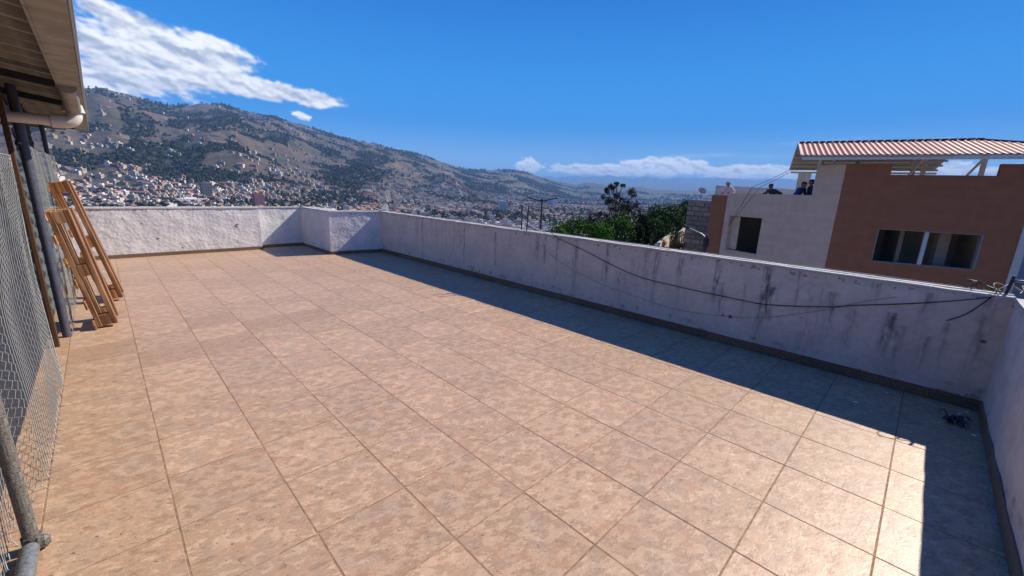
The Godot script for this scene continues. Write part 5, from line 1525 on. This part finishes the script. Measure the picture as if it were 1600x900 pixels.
	for kind in 2:
		var mm := MultiMesh.new()
		mm.transform_format = MultiMesh.TRANSFORM_3D
		mm.use_colors = true
		var b := MB.new(); b.use_c = true
		b.span(Transform3D(), Vector3(-0.5, -0.9, -0.5), Vector3(0.5, 0.85, 0.5))
		if kind == 0:
			b.span(Transform3D(), Vector3(-0.3, 0.852, -0.3), Vector3(0.1, 1.2, 0.2))
		else:
			var rc := Color(0.62, 0.34, 0.28)
			b.quad(Vector3(-.54, .85, -.54), Vector3(.54, .85, -.54), Vector3(.54, 1.15, 0), Vector3(-.54, 1.15, 0), Vector3(0, 1, -1), rc); b.quad(Vector3(-.54, .85, .54), Vector3(.54, .85, .54), Vector3(.54, 1.15, 0), Vector3(-.54, 1.15, 0), Vector3(0, 1, 1), rc)
		for sgn in [-1.0, 1.0]:
			for wx in 3:
				for wy in 2: b.span(Transform3D(), Vector3(-0.4 + wx * 0.3, 0.15 + wy * 0.36, sgn * 0.495 - 0.008), Vector3(-0.22 + wx * 0.3, 0.34 + wy * 0.36, sgn * 0.495 + 0.008), 0.0, Color(0.12, 0.12, 0.14))
		mm.mesh = b.mesh()
		var list := []
		for i in range(n, kept.size()):
			if (i % 6 == 0) == (kind == 1): list.append(kept[i])
		mm.instance_count = list.size()
		for i in list.size():
			var s = list[i]
			var bs := Basis(Vector3.UP, deg_to_rad(-28.0 + [0.0, 90.0][rng.randi() % 2] + rng.randfn() * 4.0)).scaled_local(Vector3(rng.randf_range(8, 17), rng.randf_range(4.5, 9.5), rng.randf_range(7, 12)))
			mm.set_instance_transform(i, Transform3D(bs, s[1])); mm.set_instance_color(i, cols[rng.randi() % 8] * Color(1.02, 0.95, 0.86) * rng.randf_range(0.7, 1.05))
		var o := MultiMeshInstance3D.new()
		o.name = "distant_roofs" if kind == 0 else "distant_tiled_roofs"
		o.multimesh = mm
		o.material_override = M.far_leaf
		tag(o, "mass of far flat-roofed houses spreading up the valley" if kind == 0 else "mass of far tile-roofed houses spreading up the valley", "town", "", "stuff")
		add_child(o)
	for p in protos: p.free()
# a place one can find, for the label of a house
func place_words(az: float, r: float) -> String:
	if r > table(FOOT_R, az) + 420.0: return "scattered up the dry slope"
	if az < 4.0: return "beyond the leaning pallets"
	if az < 8.3: return "between the pallets and the dark tower"
	if az < 13.5: return "between the dark tower and the striped block"
	if az < 28.0: return "beyond the jutting parapet block"
	if az < 39.0: return "at the foot of the brown knoll"
	if az < 46.0: return "beyond the iron rods"
	if az < 54.0: return "beyond the twin-armed street lamp"
	return "beyond the leafy street trees"
func tower(called: String, label: String, px: float, py: float, r: float, w: float, h: float, wall: Color, glass: Color) -> void:
	var d := dir(px, py); var az := rad_to_deg(atan2(d.x, -d.z))
	var p := land_at(az, r)
	var top := at_dist(px, py - h * 0.0, r)
	var t := thing(called, label, "building", p)
	t.rotation.y = deg_to_rad(-az + 14.0)
	var hh := maxf(h, top.y - p.y + h * 0.5)
	var b := MB.new(); b.span(Transform3D(), Vector3(-w / 2, -8, -7), Vector3(w / 2, hh, 7)); part("wall", b, mat(wall, 0.85), t)
	var rf := MB.new(); rf.span(Transform3D(), Vector3(-w * 0.25, hh + 0.01, -3), Vector3(w * 0.15, hh + 2.6, 3)); part("roof_hut", rf, mat(wall, 0.85), t)
	var gm := mat(glass, 0.3)
	var ns := int(hh / 3.0); var nw := maxi(2, int(w / 4.0))
	var wbox := MB.new(); wbox.span(Transform3D(), Vector3(-w / nw * 0.33, 0, -0.05), Vector3(w / nw * 0.33, 1.6, 0.05))
	var wmesh := wbox.mesh()
	for s in ns:
		for i in nw: part("window", wmesh, gm, t, at(Vector3((i + 0.5) / nw * w - w / 2, s * 3.0 + 1.0, 7.04)))
	for s in ns:
		for i in 3: part("window", wmesh, gm, t, Transform3D(Basis(Vector3.UP, PI / 2), Vector3(w / 2 + 0.04, s * 3.0 + 1.0, -4.6 + 4.6 * i)))

# ---------------------------------------------------------------- people on the roof of the house
# tapered capsules joined by a smooth minimum, meshed as surface nets
func sdf(mb: MB, bones: Array, cell: float, k := 0.03, lo_cut := -99.0, hi_cut := 99.0) -> void:
	var lo := Vector3.ONE * 99.0; var hi := -lo
	for b in bones:
		var r := maxf(b[2], b[3]) + cell * 2.0
		for e in 2:
			lo = lo.min(b[e] - Vector3.ONE * r); hi = hi.max(b[e] + Vector3.ONE * r)
	lo.y = maxf(lo.y, lo_cut); hi.y = minf(hi.y, hi_cut)
	var nx := int((hi.x - lo.x) / cell) + 2; var ny := int((hi.y - lo.y) / cell) + 2; var nz := int((hi.z - lo.z) / cell) + 2
	var F := PackedFloat32Array(); F.resize(nx * ny * nz); F.fill(1.0)
	for b in bones:
		var a: Vector3 = b[0]; var d: Vector3 = b[1] - b[0]
		var dd := maxf(d.length_squared(), 1e-9)
		var m := maxf(b[2], b[3]) + k + cell * 2.0
		var p0 := (a.min(b[1]) - Vector3.ONE * m - lo) / cell; var p1 := (a.max(b[1]) + Vector3.ONE * m - lo) / cell
		for x in range(maxi(0, int(p0.x)), mini(nx, int(p1.x) + 2)):
			for y in range(maxi(0, int(p0.y)), mini(ny, int(p1.y) + 2)):
				for z in range(maxi(0, int(p0.z)), mini(nz, int(p1.z) + 2)):
					var p := lo + Vector3(x, y, z) * cell
					var t := clampf((p - a).dot(d) / dd, 0, 1)
					var v: float = (p - a - d * t).length() - lerpf(b[2], b[3], t)
					var i := (x * ny + y) * nz + z
					var o := F[i]
					var h := maxf(k - absf(o - v), 0.0) / k
					F[i] = minf(o, v) - h * h * k * 0.25
	var id := PackedInt32Array(); id.resize(nx * ny * nz); id.fill(-1)
	var P := PackedVector3Array(); var N := PackedVector3Array()
	var ofs := [0, nz * ny, nz, nz * ny + nz, 1, nz * ny + 1, nz + 1, nz * ny + nz + 1]
	var cor := [Vector3(0, 0, 0), Vector3(1, 0, 0), Vector3(0, 1, 0), Vector3(1, 1, 0), Vector3(0, 0, 1), Vector3(1, 0, 1), Vector3(0, 1, 1), Vector3(1, 1, 1)]
	var edges := [[0, 1], [2, 3], [4, 5], [6, 7], [0, 2], [1, 3], [4, 6], [5, 7], [0, 4], [1, 5], [2, 6], [3, 7]]
	for x in nx - 1:
		for y in ny - 1:
			for z in nz - 1:
				var i := (x * ny + y) * nz + z
				var neg := 0
				for c in 8:
					if F[i + ofs[c]] < 0.0: neg += 1
				if neg == 0 or neg == 8: continue
				var s := Vector3.ZERO; var n := 0
				for e in edges:
					var f0 := F[i + ofs[e[0]]]; var f1 := F[i + ofs[e[1]]]
					if (f0 < 0.0) != (f1 < 0.0):
						s += (cor[e[0]] as Vector3).lerp(cor[e[1]], f0 / (f0 - f1)); n += 1
				id[i] = P.size()
				P.append(lo + (Vector3(x, y, z) + s / n) * cell)
				N.append(Vector3(F[i + ofs[1]] + F[i + ofs[7]] - F[i] - F[i + ofs[6]], F[i + ofs[2]] + F[i + ofs[7]] - F[i] - F[i + ofs[5]], F[i + ofs[4]] + F[i + ofs[7]] - F[i] - F[i + ofs[3]]).normalized())
	var st := [ny * nz, nz, 1]
	for x in range(1, nx - 1):
		for y in range(1, ny - 1):
			for z in range(1, nz - 1):
				var i := (x * ny + y) * nz + z
				for ax in 3:
					var f0 := F[i]; var f1 := F[i + st[ax]]
					if (f0 < 0.0) == (f1 < 0.0): continue
					var u: int = st[(ax + 1) % 3]; var w: int = st[(ax + 2) % 3]
					var q := [id[i], id[i - u], id[i - u - w], id[i - w]]
					if q.min() < 0: continue
					if f0 < 0.0: q.reverse()
					for t in [0, 1, 2, 0, 2, 3]: mb.vert(P[q[t]], N[q[t]])
func two_bone(a: Vector3, b: Vector3, l1: float, l2: float, pole: Vector3) -> Vector3:
	var d := b - a
	var l := minf(d.length(), (l1 + l2) * 0.995)
	var x := (l1 * l1 - l2 * l2 + l * l) / (2.0 * l)
	var h := sqrt(maxf(0.0, l1 * l1 - x * x))
	var n := d.normalized()
	return a + n * x + (pole - n * pole.dot(n)).normalized() * h
# local frame: y up from the floor, +z the way the person faces
func person(label: String, pos: Vector3, face: Vector3, drop: float, lean: float, hands: Array, shirt: Color, trousers: Color, hair: Color, cap: bool) -> void:
	var t := thing("person", label, "person", pos, "people on the roof terrace")
	var f := face; f.y = 0; f = f.normalized()
	t.basis = Basis(Vector3.UP.cross(f), Vector3.UP, f)
	var hip := Vector3(0, 0.90 - drop, -drop * 0.25)
	var sp := Vector3(0, cos(lean), sin(lean))
	var chest := hip + sp * 0.40
	var neck := hip + sp * 0.53
	var hd := neck + Vector3(0, cos(lean * 0.6), sin(lean * 0.6)) * 0.16
	var fwd := Vector3(0, -sin(lean * 0.3), cos(lean * 0.3)); var hup := Vector3(0, cos(lean * 0.3), sin(lean * 0.3))
	var body := []; var top := []; var legs := []
	top.append([hip + sp * 0.05, chest, 0.125, 0.135]); top.append([chest + Vector3(-0.11, 0.02, 0), chest + Vector3(0.11, 0.02, 0), 0.095, 0.095]); top.append([chest + sp * 0.09 + Vector3(-0.15, 0, 0), chest + sp * 0.09 + Vector3(0.15, 0, 0), 0.062, 0.062])
	legs.append([hip + Vector3(-0.07, 0, 0), hip + Vector3(0.07, 0, 0), 0.125, 0.125])
	var skin_b := MB.new()
	for s in [-1.0, 1.0]:
		var h0 := hip + Vector3(s * 0.085, -0.02, 0); var an := Vector3(s * 0.10, 0.075, -0.02)
		var kn := two_bone(h0, an, 0.42, 0.41, Vector3(s * 0.1, 0, 1))
		legs.append([h0, kn, 0.088, 0.062]); legs.append([kn, an, 0.060, 0.045])
		body.append([h0, kn, 0.075, 0.052]); body.append([kn, an, 0.052, 0.036]); body.append([an, an + Vector3(s * 0.02, -0.045, 0.16), 0.036, 0.030])
		var sh := chest + sp * 0.09 + Vector3(s * 0.185, 0, 0)
		var hand: Vector3 = hands[0 if s < 0 else 1]
		var eb := two_bone(sh, hand, 0.29, 0.26, Vector3(s * 0.9, -0.6, -0.5))
		var wr := eb + (hand - eb).normalized() * minf(0.25, eb.distance_to(hand))
		top.append([sh, eb, 0.058, 0.047]); top.append([eb, eb.lerp(wr, 0.9), 0.046, 0.036])
		body.append([sh, eb, 0.045, 0.036]); body.append([eb, wr, 0.036, 0.025])
		# hand: palm, four fingers of unequal length with a bend, thumb from the side of the palm
		var hdir := (wr - eb).normalized(); hdir = (hdir + Vector3(0, -0.2, 0.5)).normalized()
		var across: Vector3 = hdir.cross(Vector3.UP).normalized() * -s
		var down := across.cross(hdir).normalized()
		if down.y > 0: down = -down
		var hb := [[wr, wr + hdir * 0.07, 0.024, 0.022], [wr + hdir * 0.03 + across * 0.018, wr + hdir * 0.085 + across * 0.022, 0.017, 0.013], [wr + hdir * 0.03 - across * 0.018, wr + hdir * 0.085 - across * 0.024, 0.017, 0.012]]
		for i in 4:
			var b0 := wr + hdir * 0.085 + across * (0.030 - 0.0205 * i)
			var fl: float = [0.066, 0.076, 0.070, 0.054][i]
			var b1 := b0 + hdir * fl * 0.55 + down * 0.006; var b2 := b1 + hdir * fl * 0.36 + down * fl * 0.3
			hb.append([b0, b1, 0.0092, 0.0086]); hb.append([b1, b2, 0.0086, 0.0074])
		var tb := wr + hdir * 0.025 + across * 0.026
		hb.append([tb, tb + across * 0.028 + hdir * 0.03, 0.012, 0.010]); hb.append([tb + across * 0.028 + hdir * 0.03, tb + across * 0.033 + hdir * 0.058, 0.010, 0.0085])
		sdf(skin_b, hb, 0.006, 0.006)
	body.append([hip, chest, 0.11, 0.12]); body.append([chest, neck, 0.10, 0.055]); body.append([neck, hd - hup * 0.03, 0.055, 0.052])
	sdf(skin_b, body, 0.025, 0.03)
	# head: skull, jaw, nose, brow, ears
	var hb2 := [[hd + hup * 0.035 - fwd * 0.018, hd + hup * 0.03 + fwd * 0.02, 0.088, 0.082], [hd - hup * 0.03 + fwd * 0.02, hd - hup * 0.075 + fwd * 0.045, 0.066, 0.038], [hd + hup * 0.012 + fwd * 0.092, hd - hup * 0.022 + fwd * 0.108, 0.010, 0.015], [hd + hup * 0.028 + fwd * 0.085 + Vector3(-0.035, 0, 0), hd + hup * 0.028 + fwd * 0.085 + Vector3(0.035, 0, 0), 0.016, 0.016], [hd - hup * 0.05 + fwd * 0.082 + Vector3(-0.018, 0, 0), hd - hup * 0.05 + fwd * 0.082 + Vector3(0.018, 0, 0), 0.010, 0.010], [neck, hd - hup * 0.05, 0.055, 0.055]]
	for s in [-1.0, 1.0]: hb2.append([hd + Vector3(s * 0.084, 0, 0) + hup * 0.02, hd + Vector3(s * 0.090, 0, 0) - hup * 0.025, 0.016, 0.011])
	sdf(skin_b, hb2, 0.012, 0.018)
	part("body", skin_b, mat(lin(0.22, 0.115, 0.075), 0.6), t)
	var em := MB.new()
	for s in [-1.0, 1.0]: sdf(em, [[hd + Vector3(s * 0.032, 0, 0) + hup * 0.008 + fwd * 0.082, hd + Vector3(s * 0.034, 0, 0) + hup * 0.008 + fwd * 0.083, 0.012, 0.012]], 0.006, 0.004)
	part("eyes", em, M.dark, t)
	for b in top: b[2] += 0.012; b[3] += 0.012
	for b in legs: b[2] += 0.008; b[3] += 0.008
	var sm := MB.new(); sdf(sm, top, 0.022, 0.03); part("shirt", sm, mat(shirt, 0.9), t)
	var lm := MB.new(); sdf(lm, legs, 0.03, 0.03); part("trousers", lm, mat(trousers, 0.9), t)
	var hm := MB.new()
	var hb3 := [[hd + hup * 0.055 - fwd * 0.035, hd + hup * 0.062 + fwd * 0.02, 0.090, 0.078], [hd - fwd * 0.05, hd - hup * 0.04 - fwd * 0.045, 0.070, 0.060]]
	if cap: hb3 = [[hd + hup * 0.062 - fwd * 0.03, hd + hup * 0.066 + fwd * 0.02, 0.095, 0.088], [hd + hup * 0.055 + fwd * 0.09 + Vector3(-0.035, 0, 0), hd + hup * 0.055 + fwd * 0.09 + Vector3(0.035, 0, 0), 0.030, 0.030], [hd + hup * 0.045 + fwd * 0.125 + Vector3(-0.03, 0, 0), hd + hup * 0.045 + fwd * 0.125 + Vector3(0.03, 0, 0), 0.018, 0.018]]
	sdf(hm, hb3, 0.014, 0.02); part("cap" if cap else "hair", hm, mat(hair, 0.9), t)
	for s in [-1.0, 1.0]:
		var fm := MB.new(); sdf(fm, [[Vector3(s * 0.10, 0.05, -0.05), Vector3(s * 0.12, 0.04, 0.15), 0.048, 0.040]], 0.015, 0.01); part("shoe", fm, M.dark, t)
func build_people() -> void:
	var ug := -Vector3(sin(deg_to_rad(24.0)), 0, -cos(deg_to_rad(24.0)))
	var G := hx(ug)
	var inv := G.affine_inverse()
	var spot := func(px: float, z: float) -> Vector3:
		var o := inv * EYE; var d := inv.basis * dir(px, 300.0)
		var p := o + d * ((z - o.z) / d.z)
		return G * Vector3(p.x, 0.862, p.z)
	var out := G.basis.z; var right := G.basis.x
	# hands rest on the parapet, 0.99 above the floor and 0.2 to 0.4 in front of the body
	person("person in a pale pink shirt and light cap leaning on the beige parapet", spot.call(1146.0, -0.62), (out + right * -0.25), 0.02, 0.62, [Vector3(-0.28, 1.03, 0.40), Vector3(0.24, 1.03, 0.42)], lin(0.60, 0.50, 0.48), lin(0.08, 0.09, 0.13), lin(0.32, 0.33, 0.34), true)
	person("person in a dark checked shirt bent low over the beige parapet", spot.call(1212.0, -0.62), out, 0.10, 0.72, [Vector3(-0.38, 1.03, 0.42), Vector3(0.40, 1.03, 0.40)], lin(0.035, 0.035, 0.06), lin(0.03, 0.03, 0.035), lin(0.012, 0.010, 0.010), false)
	person("person in a blue jacket stooping towards the pale post on the roof", spot.call(1243.0, -0.75), right, 0.04, 0.60, [Vector3(-0.22, 0.78, 0.42), Vector3(0.22, 0.80, 0.40)], lin(0.02, 0.055, 0.22), lin(0.03, 0.03, 0.05), lin(0.012, 0.010, 0.010), false)
	person("person in dark purple clothes half hidden by the pale roof post", spot.call(1268.0, -1.15), (out - right), 0.02, 0.12, [Vector3(-0.24, 0.85, 0.16), Vector3(0.24, 0.85, 0.12)], lin(0.03, 0.022, 0.05), lin(0.02, 0.02, 0.03), lin(0.012, 0.010, 0.010), false)
